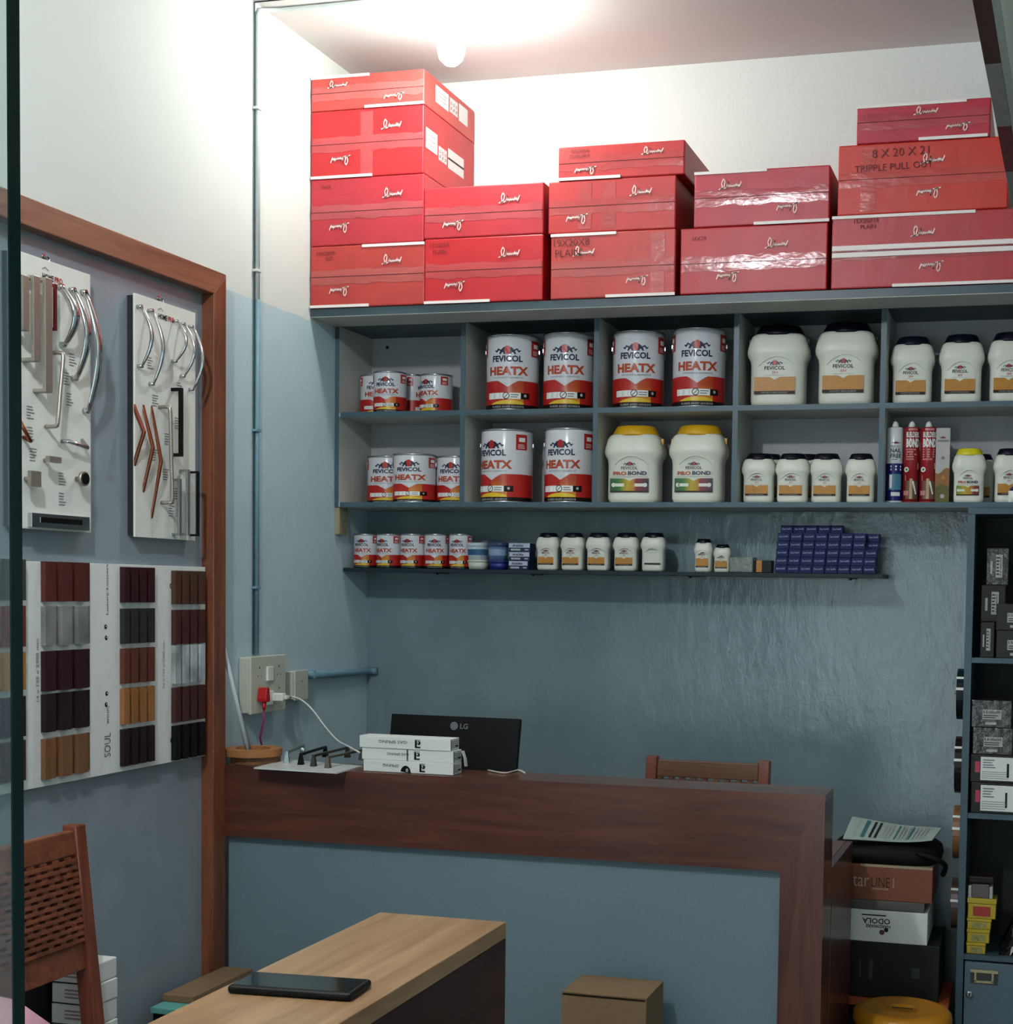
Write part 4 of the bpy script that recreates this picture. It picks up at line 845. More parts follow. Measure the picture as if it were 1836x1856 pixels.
# handle sample sheet
cs = [P(460, 1391, z=zc+.004), P(611, 1400, z=zc+.004), P(657, 1388, z=zc+.004), P(520, 1376, z=zc+.004)]
o0 = cs[0].copy(); t = thing('handle_sample_sheet', 'white sheet with four small bar handles lying across the counter edge', 'sample board', (cs[0].x, cs[0].y, zc))
mb = MB(); pts = [(c.x-o0.x, c.y-o0.y) for c in cs]
mb.prism(pts, 0, .004, M('sheet_white', '#d3d8d4', .25), 'z'); mb.build('sheet', t)
hs = [((520, 1383), (549, 1369), m_chrome), ((545, 1386), (590, 1372), m_black), ((568, 1389), (630, 1373), M('handle_pewter', '#5c574d', .3, .7)), ((594, 1392), (656, 1378), M('handle_nickel', '#8d8878', .3, .7))]
for (u0, v0), (u1, v1), m in hs:
    q0 = P(u0, v0, z=zc+.004)-o0; q1 = P(u1, v1, z=zc+.004)-o0; q0.z = q1.z = .0041; dv = (q1-q0); L = dv.length; dv.normalize(); nv = Vector((-dv.y, dv.x, 0))
    mb = MB()
    for q, s in ((q0, 1), (q1, -1)):
        vs = [q+dv*s*a_+nv*b_+Vector((0, 0, c_)) for a_, b_, c_ in ((-.008, -.008, 0), (.010, -.008, 0), (.010, .008, 0), (-.008, .008, 0), (-.003, -.004, .030), (.006, -.004, .030), (.006, .004, .030), (-.003, .004, .030))]
        mb.add(vs, [(0, 3, 2, 1), (4, 5, 6, 7), (0, 1, 5, 4), (1, 2, 6, 5), (2, 3, 7, 6), (3, 0, 4, 7)], m)
    T = Matrix.Translation(q0) @ Matrix.Rotation(math.atan2(dv.y, dv.x), 4, 'Z')
    mb.box(-.003, L+.003, -.004, .004, .027, .034, m if m is not m_chrome else m_steel, T); mb.build('bar_handle', t, bevel=.0006)
# gas spring boxes
m_gb = M('gas_box_white', '#dde1dc', .55, var=.03)
z = zc
for k, (u0, u1, ux1, lab, dx) in enumerate(((658.5, 822, 840, 'bottom one of the three white gas spring boxes, with a dark round sticker', 0), (655.7, 822, 840, 'middle one of the three white gas spring boxes, with a black upright band', 0), (651, 817, 835, 'top one of the three white gas spring boxes', 0))):
    h = .0335; yf = -1.028+.004*(k % 2); a = P(u0, 1380, y=yf); b = P(u1, 1390, y=yf); w = (b.x-a.x)/2; dp = .062
    t = thing('gas_spring_box', lab, 'box', ((a.x+b.x)/2, yf+dp/2, z+.0004), R_(-.6), 'white gas spring boxes'); z += h+.0004
    MB().box(-w, w, -dp/2, dp/2, 0, h, m_gb).build('body', t, bevel=.0012)
    p = Print(plane((0, -dp/2-.0002, 0), (1, 0, 0), (0, 0, 1)))
    cx = [.03, .012, .042][k] if False else (.046 if k == 0 else .032 if k == 1 else .042)
    if k != 1: p.text('GAS SPRING' if k == 2 else 'SPRING', -.036 if k == 2 else -.052, h*.58, m_grey, w=.088 if k == 2 else .05, h=.0085, flip=True)
    else: p.text('GAS SPRING', -.028, h*.55, m_grey, w=.068, h=.007, flip=True); p.band(-.0005-.0, .003, h*.02, h*.98, m_dark, 1, 3)
    x0 = cx-.01
    p.band(x0, x0+.006, h*.22, h*.78, m_blk, 1, 2); p.band(x0, x0+.017, h*.14, h*.26, m_blk, 1, 2); p.disc(x0+.012, h*.58, .0055, m_blk, 2, 12); p.disc(x0+.010, h*.60, .0022, m_gb, 3, 8); p.band(x0, x0+.017, h*.8, h*.84, m_blk, 1, 2)
    if k == 0: p.disc(-.006, 0, .016, m_blk, 4, 14, ry=.021, a0=0, a1=PI); p.text('0', -.001, .0085, m_paper, h=.010, d=7)
    p.mb.build('printing', t)
    p = Print(plane((w+.0002, 0, 0), (0, 1, 0), (0, 0, 1))); p.lines(-.025, .025, .006, h-.006, 4, m_grey, fill=.3); p.band(.0, .02, h*.3, h*.42, m_dark, 1, 3); p.band(-dp/2+.0005, -dp/2+.004, .002, h-.002, m_dark, 1, 2); p.mb.build('end_label', t)
t = thing('loose_strip', 'crumpled white strip hanging at the right end of the white boxes', 'paper', (.758, -.985, zc))
mb = MB(); mb.add([(0, 0, .066), (0, .022, .064), (.008, 0, .045), (.008, .022, .04), (.011, .0, .022), (.011, .02, .020)], [(0, 1, 3, 2), (2, 3, 5, 4)], m_paper); o = mb.build('strip', t)
sol = o.modifiers.new('s', 'SOLIDIFY'); sol.thickness = .001
# monitor
ym = -.69; a = P(710, 1293, y=ym); b = P(943, 1304, y=ym); w = (b.x-a.x)/2+.002; ht = .27; zt = (a.z+b.z)/2
t = thing('computer_monitor', 'black monitor seen from behind on the desk behind the counter', 'monitor', ((a.x+b.x)/2, ym+.03, ZD+.0006), R_(-1.5))
hz = zt-ZD; tl = R_(11); T = Matrix.Translation((0, -.03, hz)) @ Matrix.Rotation(-tl, 4, 'X')
m_mon = M('monitor_black', '#050608', .5, var=.05)
mb = MB(); mb.box(-w, w, 0, .018, -ht, 0, m_mon, T); mb.box(-w*.8, w*.8, -.004, 0, -ht+.02, -ht*.62, m_mon, T); mb.build('housing', t, bevel=.003)
mb = MB(); mb.box(-w+.008, w-.008, .0182, .019, -ht+.015, -.008, M('screen_off', '#0a0c10', .08), T); mb.build('screen', t)
p = Print(lambda s, q, l: T @ Vector((s, -.0004-l, q))); m_lg = M('logo_grey', '#787d80', .4)
p.disc(-.0, -.030, .0125, m_lg, 1, 20); p.ring(0, -.030, .008, .0092, m_mon, 2); p.band(-.0008, .0008, -.034, -.026, m_mon, 1, 3); p.text('LG', .033, -.030, m_lg, h=.0165, bold=.015); p.mb.build('maker_mark', t)
mb = MB(); mb.box(-.025, .025, -.02, .005, .008, hz-ht*.5, m_mon); mb.build('stand_neck', t, bevel=.003)
mb = MB(); mb.lathe([(.1, 0), (.1, .006), (.09, .009)], m_mon, n=32, sy=.7); mb.build('stand_foot', t)
pts = [P(u, v, z=zc+.003) for u, v in ((885, 1396), (900, 1399), (915, 1401), (930, 1398), (940, 1396), (951, 1401))]
o0 = pts[0].copy(); mb = MB(); mb.tube(smooth([q-o0 for q in pts]), [.0022]*22+[.0032]*4, M('cord_cream', '#c9c2b4', .5), 8)
for q in mb.v[:0]: pass
o = tag(mb.build('loose_cable'), 'short cream cord lying on the counter in front of the monitor', 'cord'); o.location = o0

# ---------------------------------------------------------------- chairs
m_ch_z = wood('chair_wood_upright', '#5a2a1a', '#80432c', 'z', rough=.4); m_ch_x = wood('chair_wood_long', '#63331f', '#8c5134', 'y', rough=.4); m_ch_xx = wood('chair_wood_cross', '#4e2c1a', '#74492c', 'x', rough=.4)
def make_chair(label, loc, rz, W=.42, H=.93, lean=.10, mz=m_ch_z, mx=m_ch_xx):
    "local: seat towards +y is front; back at y=0, x across"
    t = thing('wooden_chair', label, 'chair', loc, rz)
    zs = .44; w = W/2
    def by(z): return -lean*max(0, (z-zs))/(H-zs)
    for g in (-1, 1):
        mb = MB(); x0 = g*w; x1 = g*(w-.036); pts = [(0, .0), (0.038, .0), (.038, zs), (.032+by(H), H), (by(H)-.004, H), (0, zs)]
        mb.prism(pts, min(x0, x1), max(x0, x1), mz, 'x'); mb.build('back_post', t, bevel=.003)
        mb = MB(); mb.box(min(x0, x1), max(x0, x1), .38, .42, 0, zs-.02, mz); mb.build('front_leg', t, bevel=.003)
    def rail(z0, z1, name, y0=.006, y1=.026, m=mx):
        mb = MB(); mb.prism([(y0+by(z0), z0), (y1+by(z0), z0), (y1+by(z1), z1), (y0+by(z1), z1)], -w+.036, w-.036, m, 'x'); mb.build(name, t, bevel=.003)
    rail(H-.064, H-.010, 'top_rail'); rail(H-.318, H-.256, 'lower_rail')
    mb = MB(); mb.box(-w, w, .002, .44, zs-.02, zs+.01, mx); mb.build('seat', t, bevel=.006)
    for g in (-1, 1): mb = MB(); mb.box(g*(w-.028)-.01, g*(w-.028)+.01, .04, .378, .2, .23, mx); mb.build('side_stretcher', t)
    # woven back panel with staggered slots
    mb = MB(); z0, z1 = H-.2555, H-.0645; nr = 13; ph = (z1-z0)/nr; a, b = -w+.0365, w-.0365; nc = 9; pw = (b-a)/nc
    def blk(xa, xb, za, zb_, ya=.004, yb2=.030): mb.prism([(ya+by(za), za), (yb2+by(za), za), (yb2+by(zb_), zb_), (ya+by(zb_), zb_)], max(xa, a), min(xb, b), mx, 'x')
    for r in range(nr):
        zb0 = z0+r*ph; blk(a, b, zb0, zb0+ph*.52)
        off = 0 if r % 2 else .5
        for c in range(-1, nc+1):
            xa = a+(c+off)*pw; 
            if xa+pw*.42 > a and xa < b: blk(xa, xa+pw*.42, zb0+ph*.52, zb0+ph, .006, .028)
    mb.build('woven_back_panel', t); return t
# chair behind the counter, its back to the viewer
a = P(1167, 1374, y=-.30); b = P(1392, 1382, y=-.30)
make_chair('plain wooden chair behind the counter, only its top rail showing', ((a.x+b.x)/2, -.345+.0, 0), 0, W=b.x-a.x, H=1.005, lean=-.0, mz=m_ch_z) if False else None
ch = make_chair('wooden chair behind the counter with only its top rail showing', ((a.x+b.x)/2, -.29, 0), PI, W=b.x-a.x, H=1.005, lean=.05)

# near left chair: back parallel to the left wall, leaning towards it, facing the room
a = P(168, 1494, z=1.0)
CHX, CHY = a.x, a.y
make_chair('reddish wooden chair with a woven slotted back, near the left wall', (CHX+.005, CHY-.225, 0), -PI/2, W=.45, H=1.0, lean=.055, mx=m_ch_x)

# ---------------------------------------------------------------- narrow display table with phone
x0, x1, YT, ZT_ = 1.157, 1.408, -2.392, .9336
t = thing('display_table', 'long narrow brown laminate display table in the foreground', 'table', ((x0+x1)/2, YT-.75, 0)); w = (x1-x0)/2
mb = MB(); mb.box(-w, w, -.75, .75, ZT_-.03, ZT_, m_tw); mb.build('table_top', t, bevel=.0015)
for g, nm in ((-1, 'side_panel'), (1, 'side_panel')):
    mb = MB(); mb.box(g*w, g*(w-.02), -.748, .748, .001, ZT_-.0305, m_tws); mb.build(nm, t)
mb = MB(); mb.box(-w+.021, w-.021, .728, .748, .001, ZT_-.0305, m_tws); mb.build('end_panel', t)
pa, pb, pc, pd = P(420, 1806, z=ZT_), P(448, 1771, z=ZT_), P(668, 1786, z=ZT_), P(643, 1820, z=ZT_)
cx = (pa+pb+pc+pd)/4; ang = math.atan2(pc.y-pb.y, pc.x-pb.x); L = ((pc-pb).length+(pd-pa).length)/2; Wd = .088
t = thing('smartphone', 'black smartphone in a case lying on the narrow display table', 'phone', (cx.x, cx.y, ZT_+.0005), ang)
mb = MB(); mb.box(-L/2, L/2, -Wd/2, Wd/2, 0, .0125, M('phone_case', '#0b0c0d', .5)); mb.build('case', t, bevel=.005, seg=3)
mb = MB(); mb.box(-L/2+.006, L/2-.006, -Wd/2+.006, Wd/2-.006, .0124, .0130, M('phone_glass', '#06090c', .04, coat=.5)); mb.build('screen', t, bevel=.0002)

# ---------------------------------------------------------------- plain carton before the counter
a = P(1018, 1797, y=-1.28); b = P(1172, 1803, y=-1.28)
t = thing('plain_carton', 'plain brown cardboard carton standing before the counter', 'box', ((a.x+b.x)/2, -1.19, .001)); w = (b.x-a.x)/2; h = a.z
MB().box(-w, w, -.09, .09, 0, h-.006, m_card).build('body', t, bevel=.002)
MB().box(-w, w, -.088, .09, h-.005, h, m_card).build('lid', t, bevel=.001)
MB().box(-w+.004, w-.004, -.0912, -.0901, h-.009, h-.0052, M('card_gap', '#1c140c', .9)).build('lid_gap', t)

# ---------------------------------------------------------------- clutter at the foot of the left wall
def cbox(name, label, x0, x1, y0, y1, z0, z1, m, cat='box', rz=0, parts=None, bevel=.002):
    t = thing(name, label, cat, ((x0+x1)/2, (y0+y1)/2, z0), rz); MB().box(-(x1-x0)/2, (x1-x0)/2, -(y1-y0)/2, (y1-y0)/2, 0, z1-z0, m).build('body', t, bevel=bevel); return t
# dark base, turquoise file, cardboard folder
zf = .405
cbox('dark_carton', 'dark carton on the floor by the wall, under the turquoise file', .052, .142, -1.43, -1.12, .001, zf-.0205, M('carton_black', '#14171a', .6))
cbox('turquoise_file', 'thin turquoise file lying by the left wall behind the display table', .054, .146, -1.445, -1.14, zf-.0195, zf-.003, M('file_turquoise', '#5fa39b', .5), 'file')
cbox('cardboard_folder', 'flat brown cardboard piece on the turquoise file', .052, .146, -1.385, -1.065, zf-.0025, zf+.017, m_card, 'cardboard')
# white boxes stacked behind the chair
zz = .001; 
for k in range(14):
    x = .012+random.uniform(-.003, .003); h = .047
    t = thing('white_box', ['lowest', 'second', 'third', 'fourth', 'fifth', 'sixth', 'seventh', 'eighth', 'ninth', 'tenth', 'eleventh', 'twelfth', 'thirteenth', 'topmost'][k]+' white box in the pile behind the left chair', 'box', (x+.2145, -1.975, zz), random.uniform(-.03, .03), 'white boxes piled behind the left chair')
    MB().box(-.056, .056, -.045, .045, 0, h, m_paper).build('body', t, bevel=.003)
    p = Print(plane((0, -.0453, 0), (1, 0, 0), (0, 0, 1))); p.lines(-.02, .035, .012, h-.010, 3, M('faded_pink_print', '#9c8580', .6), ragged=.2); p.band(-.056, .056, 0, .003, m_dark, 1, 2); p.mb.build('printing', t)
    zz += h+.001
cbox('black_bin', 'black bin left of the white box pile, behind the left chair', .05, .165, -2.03, -1.90, .001, .655, M('bin_black', '#111314', .5), 'bin')
# pink cloth bundle
c0 = P(20, 1890, y=-2.75)
t = thing('pink_cloth', 'pale pink cloth bundle in the lower left corner behind the glass edge', 'cloth', (.44, -2.74, .001))
mb = MB(); n = 40; m_pink = M('pink_fabric', '#c08f9c', .85, var=.06, scale=20, bump=.3, bscale=12); prof = [(.27, 0), (.26, .3), (.255, .55), (.25, .68), (.225, .745), (.17, .785), (.09, .80), (.01, .805)]
vs = []
for r, h in prof:
    for k in range(n):
        a = 2*PI*k/n; q = 1+.035*math.sin(5*a+h*9)+.02*math.sin(11*a-h*14); vs.append((r*q*math.cos(a), r*q*math.sin(a)*.66, h*(1+.01*math.sin(3*a))))
mb.add(vs, [(i*n+k, i*n+(k+1) % n, (i+1)*n+(k+1) % n, (i+1)*n+k) for i in range(len(prof)-1) for k in range(n)]+[tuple((len(prof)-1)*n+k for k in range(n))], m_pink, True); mb.build('fabric', t)

# ---------------------------------------------------------------- cabinet at the right
XK, YK, ZK = 2.113, -.30, 1.805
t = thing('steel_cabinet', 'dark blue-grey open cabinet with a drawer at the right edge', 'cabinet', (0, 0, 0))
m_kf = M('cabinet_paint', '#3b505a', .4, var=.15, scale=15); m_ki = M('cabinet_inside', '#2a2c2b', .6, var=.1)
XK2 = XR-.004
zs1, zs2, zs3, zd = P(1770, 1192, y=YK).z, P(1760, 1474, y=YK).z, P(1770, 1731, y=YK).z, P(1745, 1742, y=YK).z
MB().box(XK, XK+.022, YK, -.002, .001, ZK-.02, m_kf).build('side_panel', t, bevel=.001)
MB().box(XK2-.02, XK2, YK, -.002, .001, ZK-.02, m_kf).build('side_panel', t)
MB().box(XK, XK2, YK, -.002, ZK-.0195, ZK, m_kf).build('top_board', t, bevel=.001)
MB().box(XK+.023, XK2-.021, -.012, -.002, .001, ZK-.021, m_ki).build('back_panel', t)
for zz in (zs1, zs2, zs3): MB().box(XK+.0225, XK2-.0205, YK+.002, -.0125, zz-.016, zz, m_kf).build('shelf_board', t)
MB().box(XK+.0225, XK2-.0205, YK+.002, -.0125, .05, .066, m_kf).build('shelf_board', t)
XM = 2.70
dr = MB(); dr.box(XK+.026, XM-.005, YK-.004, YK+.016, .10, zd, M('drawer_paint', '#52646f', .4, var=.08, scale=120)); dr = dr.build('drawer_front', t, bevel=.002)
dr2 = MB(); dr2.box(XM+.005, XK2-.026, YK-.004, YK+.016, .10, zd, MATS['drawer_paint']); dr2.build('drawer_front', t, bevel=.002)
a = P(1759, 1756, y=YK-.006); b = P(1808, 1786, y=YK-.006); m_br = M('holder_brass', '#a59c78', .3, .8); yy = YK-.0042
mb = MB(); x0, x1, z0, z1 = a.x, b.x, b.z, a.z
mb.box(x0, x1, yy-.002, yy, z0, z1, M('holder_dark_steel', '#3a3f3c', .4, .5)); mb.box(x0, x1, yy-.006, yy-.002, z1-.009, z1, m_br); mb.box(x0+.012, x0+.018, yy-.006, yy-.002, z0+.008, z1-.009, m_br); mb.box(x1-.018, x1-.012, yy-.006, yy-.002, z0+.008, z1-.009, m_br); mb.box(x0+.012, x1-.012, yy-.006, yy-.002, z0+.004, z0+.011, m_br)  # dark steel back plate, then the brass frame of the holder
o = mb.build('card_holder', dr); a = P(1757, 1802, y=YK-.006)
mb = MB(); mb.lathe([(.011, 0), (.011, .006), (.006, .008)], m_steel, (a.x, yy, a.z), 18, 'y'); mb.box(a.x-.002, a.x+.002, yy-.0095, yy-.008, a.z-.005, a.z+.005, m_blk); mb.build('lock', dr)
# rolls hung on the cabinet side
for lab, v0, v1, col in (('near-black green edging roll, highest of those hung on the cabinet side', 1212, 1304, '#0d1a1c'), ('dark brown edging roll, second from the top on the cabinet side', 1335, 1437, '#1d1414'), ('orange wood-coloured edging roll, third down on the cabinet side', 1460, 1556, '#7d5634'), ('grey-brown edging roll, lowest on the cabinet side', 1592, 1682, '#4c3c38')):
    a = P(1735, v0, y=-.2); b = P(1735, v1, y=-.2); r = (a.z-b.z)/2
    t = thing('edging_roll', lab, 'roll', (XK-.001, -.19, (a.z+b.z)/2)); mm = M('roll'+col.strip('#'), col, .35, var=.1); n = 36; vs = []
    mb = MB(); prof = [(r*.55, 0), (r, 0), (r, -.022), (r*.55, -.022)]
    for rr, hh in prof:
        for k in range(n): q = 2*PI*k/n; vs.append((hh, rr*math.cos(q), rr*math.sin(q)))
    mb.add(vs, [(i*n+k, i*n+(k+1) % n, ((i+1) % 4)*n+(k+1) % n, ((i+1) % 4)*n+k) for i in range(4) for k in range(n)], mm); mb.build('wound_band', t)
    mb = MB()
    for q in (115, 60):
        aa = R_(150 if q == 115 else 168); 
    for aa in (R_(138), R_(165)):
        T = Matrix.Rotation(aa, 4, 'X'); mb.box(-.0232, .0008-.001, r-.0005, r+.0012, -.004, .004, m_paper if 'orange' not in lab else m_white, T)
    mb.build('tie_band', t)
    mb = MB(); mb.tube([(.0008, 0, 0), (-.03, 0, .004)], .004, m_steel, 8); mb.build('hook', t)
# screw boxes
m_sb = M('screwbox_dark', '#2b2b28', .4, var=.2, scale=30); m_sb2 = M('screwbox_wrapped', '#3a3a36', .12, bump=.4, bscale=50, var=.2); m_lab = M('screwbox_label', '#a3a59c', .5)
def sbox(label, u0, u1, v0, v1, z0, yf=-.285, m=None, lb='h', grp='dark screw boxes in the cabinet', txt='3.5-(6)x50', d=.13):
    a = P(u0, v1, y=yf); b = P(u1, v0, y=yf); w = (b.x-a.x)/2; h = b.z-a.z-.0008; x = max((a.x+b.x)/2, XK+.0235+w)
    t = thing('screw_box', label, 'box', (x, yf+d/2, z0+.0004), 0, grp)
    MB().box(-w, w, -d/2, d/2, 0, h, m or m_sb).build('body', t, bevel=.002)
    p = Print(plane((0, -d/2-.0003, 0), (1, 0, 0), (0, 0, 1)))
    if lb == 'h':
        p.band(-w*.45, w*.5, h*.30, h*.66, m_lab, 1); p.text(txt, 0, h*.56, m_dark, w=w*.85, h=h*.12); p.lines(-w*.4, w*.4, h*.33, h*.48, 2, m_dark, 2, .4); p.band(-w*.3, w*.25, h*.10, h*.2, m_lab, 1)
    elif lb == 'v':
        p.band(-w*.15, w*.45, h*.2, h*.82, m_lab, 1); p.text(txt, w*.3, h*.5, m_dark, w=h*.5, h=w*.16, rot=PI/2); p.lines(-w*.1, w*.2, h*.25, h*.78, 6, m_dark, 2, .4); p.band(-w*.65, -w*.45, h*.3, h*.65, m_lab, 1)
    elif lb == 'white':
        p.band(-w*.55, w, h*.08, h*.92, m_paper, 1); p.lines(-w*.45, w*.1, h*.5, h*.85, 4, m_grey, 2); p.lines(-w*.5, w*.7, h*.12, h*.42, 4, m_lgrey, 2, ragged=.1); p.band(w*.6, w*.7, h*.2, h*.7, m_dark, 1, 2); p.band(-w*.8, -w*.58, h*.35, h*.75, M('tag_pink', '#a8324a', .4), 1, 2)
    p.mb.build('label_print', t); return z0+h+.0008
zq = zs1
z = sbox('upright dark box at the lower left of the upper cabinet shelf', 1776, 1803, 1126, 1190, zq, lb='v'); z = sbox('upright dark box in the middle of the left column, upper cabinet shelf', 1777, 1823, 1060, 1126, z, -.24, lb='v'); sbox('upright film-wrapped dark box at the top of the upper cabinet shelf', 1787, 1829, 992, 1059, z, -.24, m_sb2, 'v')
z = sbox('dark box with white label, lower right on the upper cabinet shelf', 1805, 1880, 1140, 1189, zq, -.297, d=.05); sbox('dark box with white label, stacked second on the right of the upper cabinet shelf', 1805, 1880, 1093, 1140, z, -.297, d=.05)
zq = zs2
z = sbox('black box with a large white label, at the bottom of the middle cabinet shelf', 1759, 1838, 1420, 1472, zq, lb='white'); z = sbox('black box with a large white label, second from bottom on the middle cabinet shelf', 1758, 1842, 1372, 1419, z, lb='white')
z = sbox('film-wrapped dark screw box, third from the bottom of the middle cabinet shelf', 1762, 1836, 1326, 1372, z, m=m_sb2); sbox('film-wrapped dark screw box on top of the pile on the middle cabinet shelf', 1760, 1834, 1278, 1325, z, m=m_sb2)
zq = zs3; m_yb = M('yellow_box', '#b09a1c', .35, var=.1)
for k, (u0, u1, v0, v1) in enumerate(((1750, 1786, 1712, 1729), (1749, 1792, 1690, 1711), (1749, 1794, 1673, 1689), (1747, 1801, 1639, 1672))):
    a = P(u0, v1, y=-.285); b = P(u1, v0, y=-.285); w = (b.x-a.x)/2; h = b.z-a.z
    t = thing('yellow_case', ['smallest yellow plastic case at the bottom of the pile', 'second yellow plastic case from the bottom of the pile', 'third yellow plastic case from the bottom of the pile', 'largest yellow plastic case with a red label, top of the pile'][k], 'box', (XK+.028+w, -.25, zq+.0004), 0, 'yellow plastic cases in the cabinet'); zq += h+.0006
    MB().box(-w*.95, w*.95, -.035, .035, 0, h*.72, m_yb).build('body', t, bevel=.002); MB().box(-w, w, -.037, .037, h*.74, h, m_yb).build('lid', t, bevel=.0015)
    p = Print(plane((0, -.0353, 0), (1, 0, 0), (0, 0, 1))); p.band(-w*.6, w*.6, h*.12, h*.6, M('yellow_box_red', '#9a2a1c', .4) if k == 3 else M('yellow_box_clear', '#8f8a4c', .3, var=.4, scale=150), 1); p.mb.build('label_print', t)
a = P(1750, 1636, y=-.28); t = thing('grey_case', 'small grey case with pale ends on top of the yellow cases', 'box', (XK+.066, -.25, zq+.0004)); MB().box(-.026, .026, -.035, .035, 0, .042, M('grey_case', '#5a5450', .5)).build('body', t, bevel=.002)
for g in (-1, 1): MB().box(g*.027, g*.036, -.036, .035, 0, .036, m_lgrey).build('end_block', t, bevel=.001)
zq += .044; t = thing('dark_packet', 'dark red-brown packet lying on the small grey case', 'packet', (XK+.068, -.25, zq)); MB().box(-.038, .038, -.03, .03, 0, .022, M('packet_brown', '#231614', .4)).build('body', t, bevel=.004)
def crumple(name, label, x0, x1, y0, y1, z0, z1, m, cat, seed=1, n=16):
    rnd = random.Random(seed); t = thing(name, label, cat, ((x0+x1)/2, (y0+y1)/2, z0)); mb = MB(); vs = []; w, d, h = (x1-x0)/2, (y1-y0)/2, z1-z0
    for j in range(n+1):
        for i in range(n+1):
            a, b = -1+2*i/n, -1+2*j/n; e = max(0, (1-a**4)*(1-b**4)); zz = h*e*(.62+.38*rnd.random()) if 0 < i < n and 0 < j < n else 0
            vs.append((a*w*(1 if zz == 0 else .97), b*d, .0003+zz))
    mb.add(vs, [(j*(n+1)+i, j*(n+1)+i+1, (j+1)*(n+1)+i+1, (j+1)*(n+1)+i) for i in range(n) for j in range(n)], m, False); mb.add([(-w, -d, 0), (w, -d, 0), (w, d, 0), (-w, d, 0)], [(0, 3, 2, 1)], m); mb.build('plastic', t)
crumple('polythene_bag', 'crumpled shiny black polythene bag beside the yellow cases', XK+.125, XK+.46, -.28, -.03, zs3+.0005, zs3+.15, M('black_polythene', '#161716', .14, var=.3), 'bag', 3, 20)

# ---------------------------------------------------------------- pile between counter and cabinet
YQ = -.34
def pile(label, name, u0, u1, z0, h, m, d=.28, yf=YQ, cat='box', bevel=.002, x0=None):
    zz = z0+h/2; a = P(u0, 1600, y=yf); b = P(u1, 1600, y=yf); xa = a.x if x0 is None else x0; w = (b.x-xa)/2
    t = thing(name, label, cat, ((xa+b.x)/2, yf+d/2, z0+.0004)); MB().box(-w, w, -d/2, d/2, 0, h-.0004, m).build('body', t, bevel=bevel); return t, w, d, h
zz = lambda v, u=1620: P(u, v, y=YQ).z
X0 = 1.80-.16
zt_, z1_, z2_, z3_, z4_, z5_ = zz(1808), zz(1710), zz(1652), zz(1634), zz(1570), zz(1502)
pile('dark lower carton on the floor under the orange tray', 'floor_carton', 0, 1716, .001, zt_-.03, M('carton_charcoal', '#1b1c1e', .6), x0=X0)
t, w, d, h = pile('thin orange tray under the black crate, behind the yellow stool', 'orange_tray', 0, 1724, zt_-.0285, .022, M('tray_orange', '#a44a26', .5), cat='tray', x0=X0, yf=YQ-.02, d=.3)
t, w, d, h = pile('charcoal crate with faint grey print, under the white box', 'charcoal_crate', 0, 1706, zt_-.006, z1_-zt_+.006, M('crate_charcoal', '#202420', .55, var=.1), x0=X0)
p = Print(plane((0, -d/2-.0003, 0), (1, 0, 0), (0, 0, 1))); p.band(-.02, .02-.03, h*.4, h*.7, MATS['crate_charcoal'], 1); p.lines(.13, .155, h*.3, h*.7, 1, M('crate_print', '#333834', .6)); p.band(-.03, -.025, h*.35, h*.68, M('crate_print'), 1); p.band(.0, .012, h*.32, h*.68, M('crate_print'), 1); p.mb.build('printing', t)
t, w, d, h = pile('white carton with upside-down dark lettering, in the pile right of the counter', 'white_carton', 0, 1683, z1_, z2_-z1_, m_paper, x0=X0)
p = Print(plane((0, -d/2-.0003, 0), (1, 0, 0), (0, 0, 1))); q = P(1588, 1672, y=YQ).x-(X0+w); p.text('ODOLA', q, h*.66, m_dark, w=.085, h=.017, flip=True, bold=.02); p.text('HARDWARE', q+.006, h*.50, m_dark, w=.075, h=.010, flip=True); p.band(q-.045, q+.03, h*.82, h*.86, m_dark, 1); p.disc(q+.018, h*.32, .008, M('dot_maroon', '#5a1c30', .5), 1); p.disc(q+.031, h*.40, .007, m_dark, 1); p.mb.build('printing', t)
t, w, d, h = pile('thin grey book between the brown carton and the white carton', 'grey_book', 0, 1677, z2_, z3_-z2_, M('book_grey', '#56564f', .6, var=.2, scale=300, stretch=(.02, 1, 6)), cat='book', x0=X0)
t, w, d, h = pile('brown printed carton reading star LINE, under the black bag', 'brown_carton', 0, 1690, z3_, z4_-z3_, M('carton_rust', '#79422a', .45, var=.06), x0=X0)
p = Print(plane((0, -d/2-.0003, 0), (1, 0, 0), (0, 0, 1))); q = P(1574, 1600, y=YQ).x-(X0+w); q = P(1556, 1600, y=YQ).x-(X0+w); p.text('star', q, h*.52, M('print_cream', '#b9ab94', .5), w=.064, h=h*.30, bold=-.01); q = P(1596, 1600, y=YQ).x-(X0+w); p.text('LINE', q, h*.52, m_brownp, w=.056, h=h*.28, bold=-.01); p.text('RANGE', q, h*.33, M('print_cream'), w=.05, h=h*.05, bold=0); p.lines(q+.037, q+.041, h*.38, h*.65, 6, M('print_cream'), ragged=0)
p.mb.build('printing', t); mb = MB(); mb.box(-w*.1, w, -d/2-.0012, d/2, h-.006, h+.001, M('carton_pale_edge', '#a08f74', .6)); mb.build('lid_edge', t)
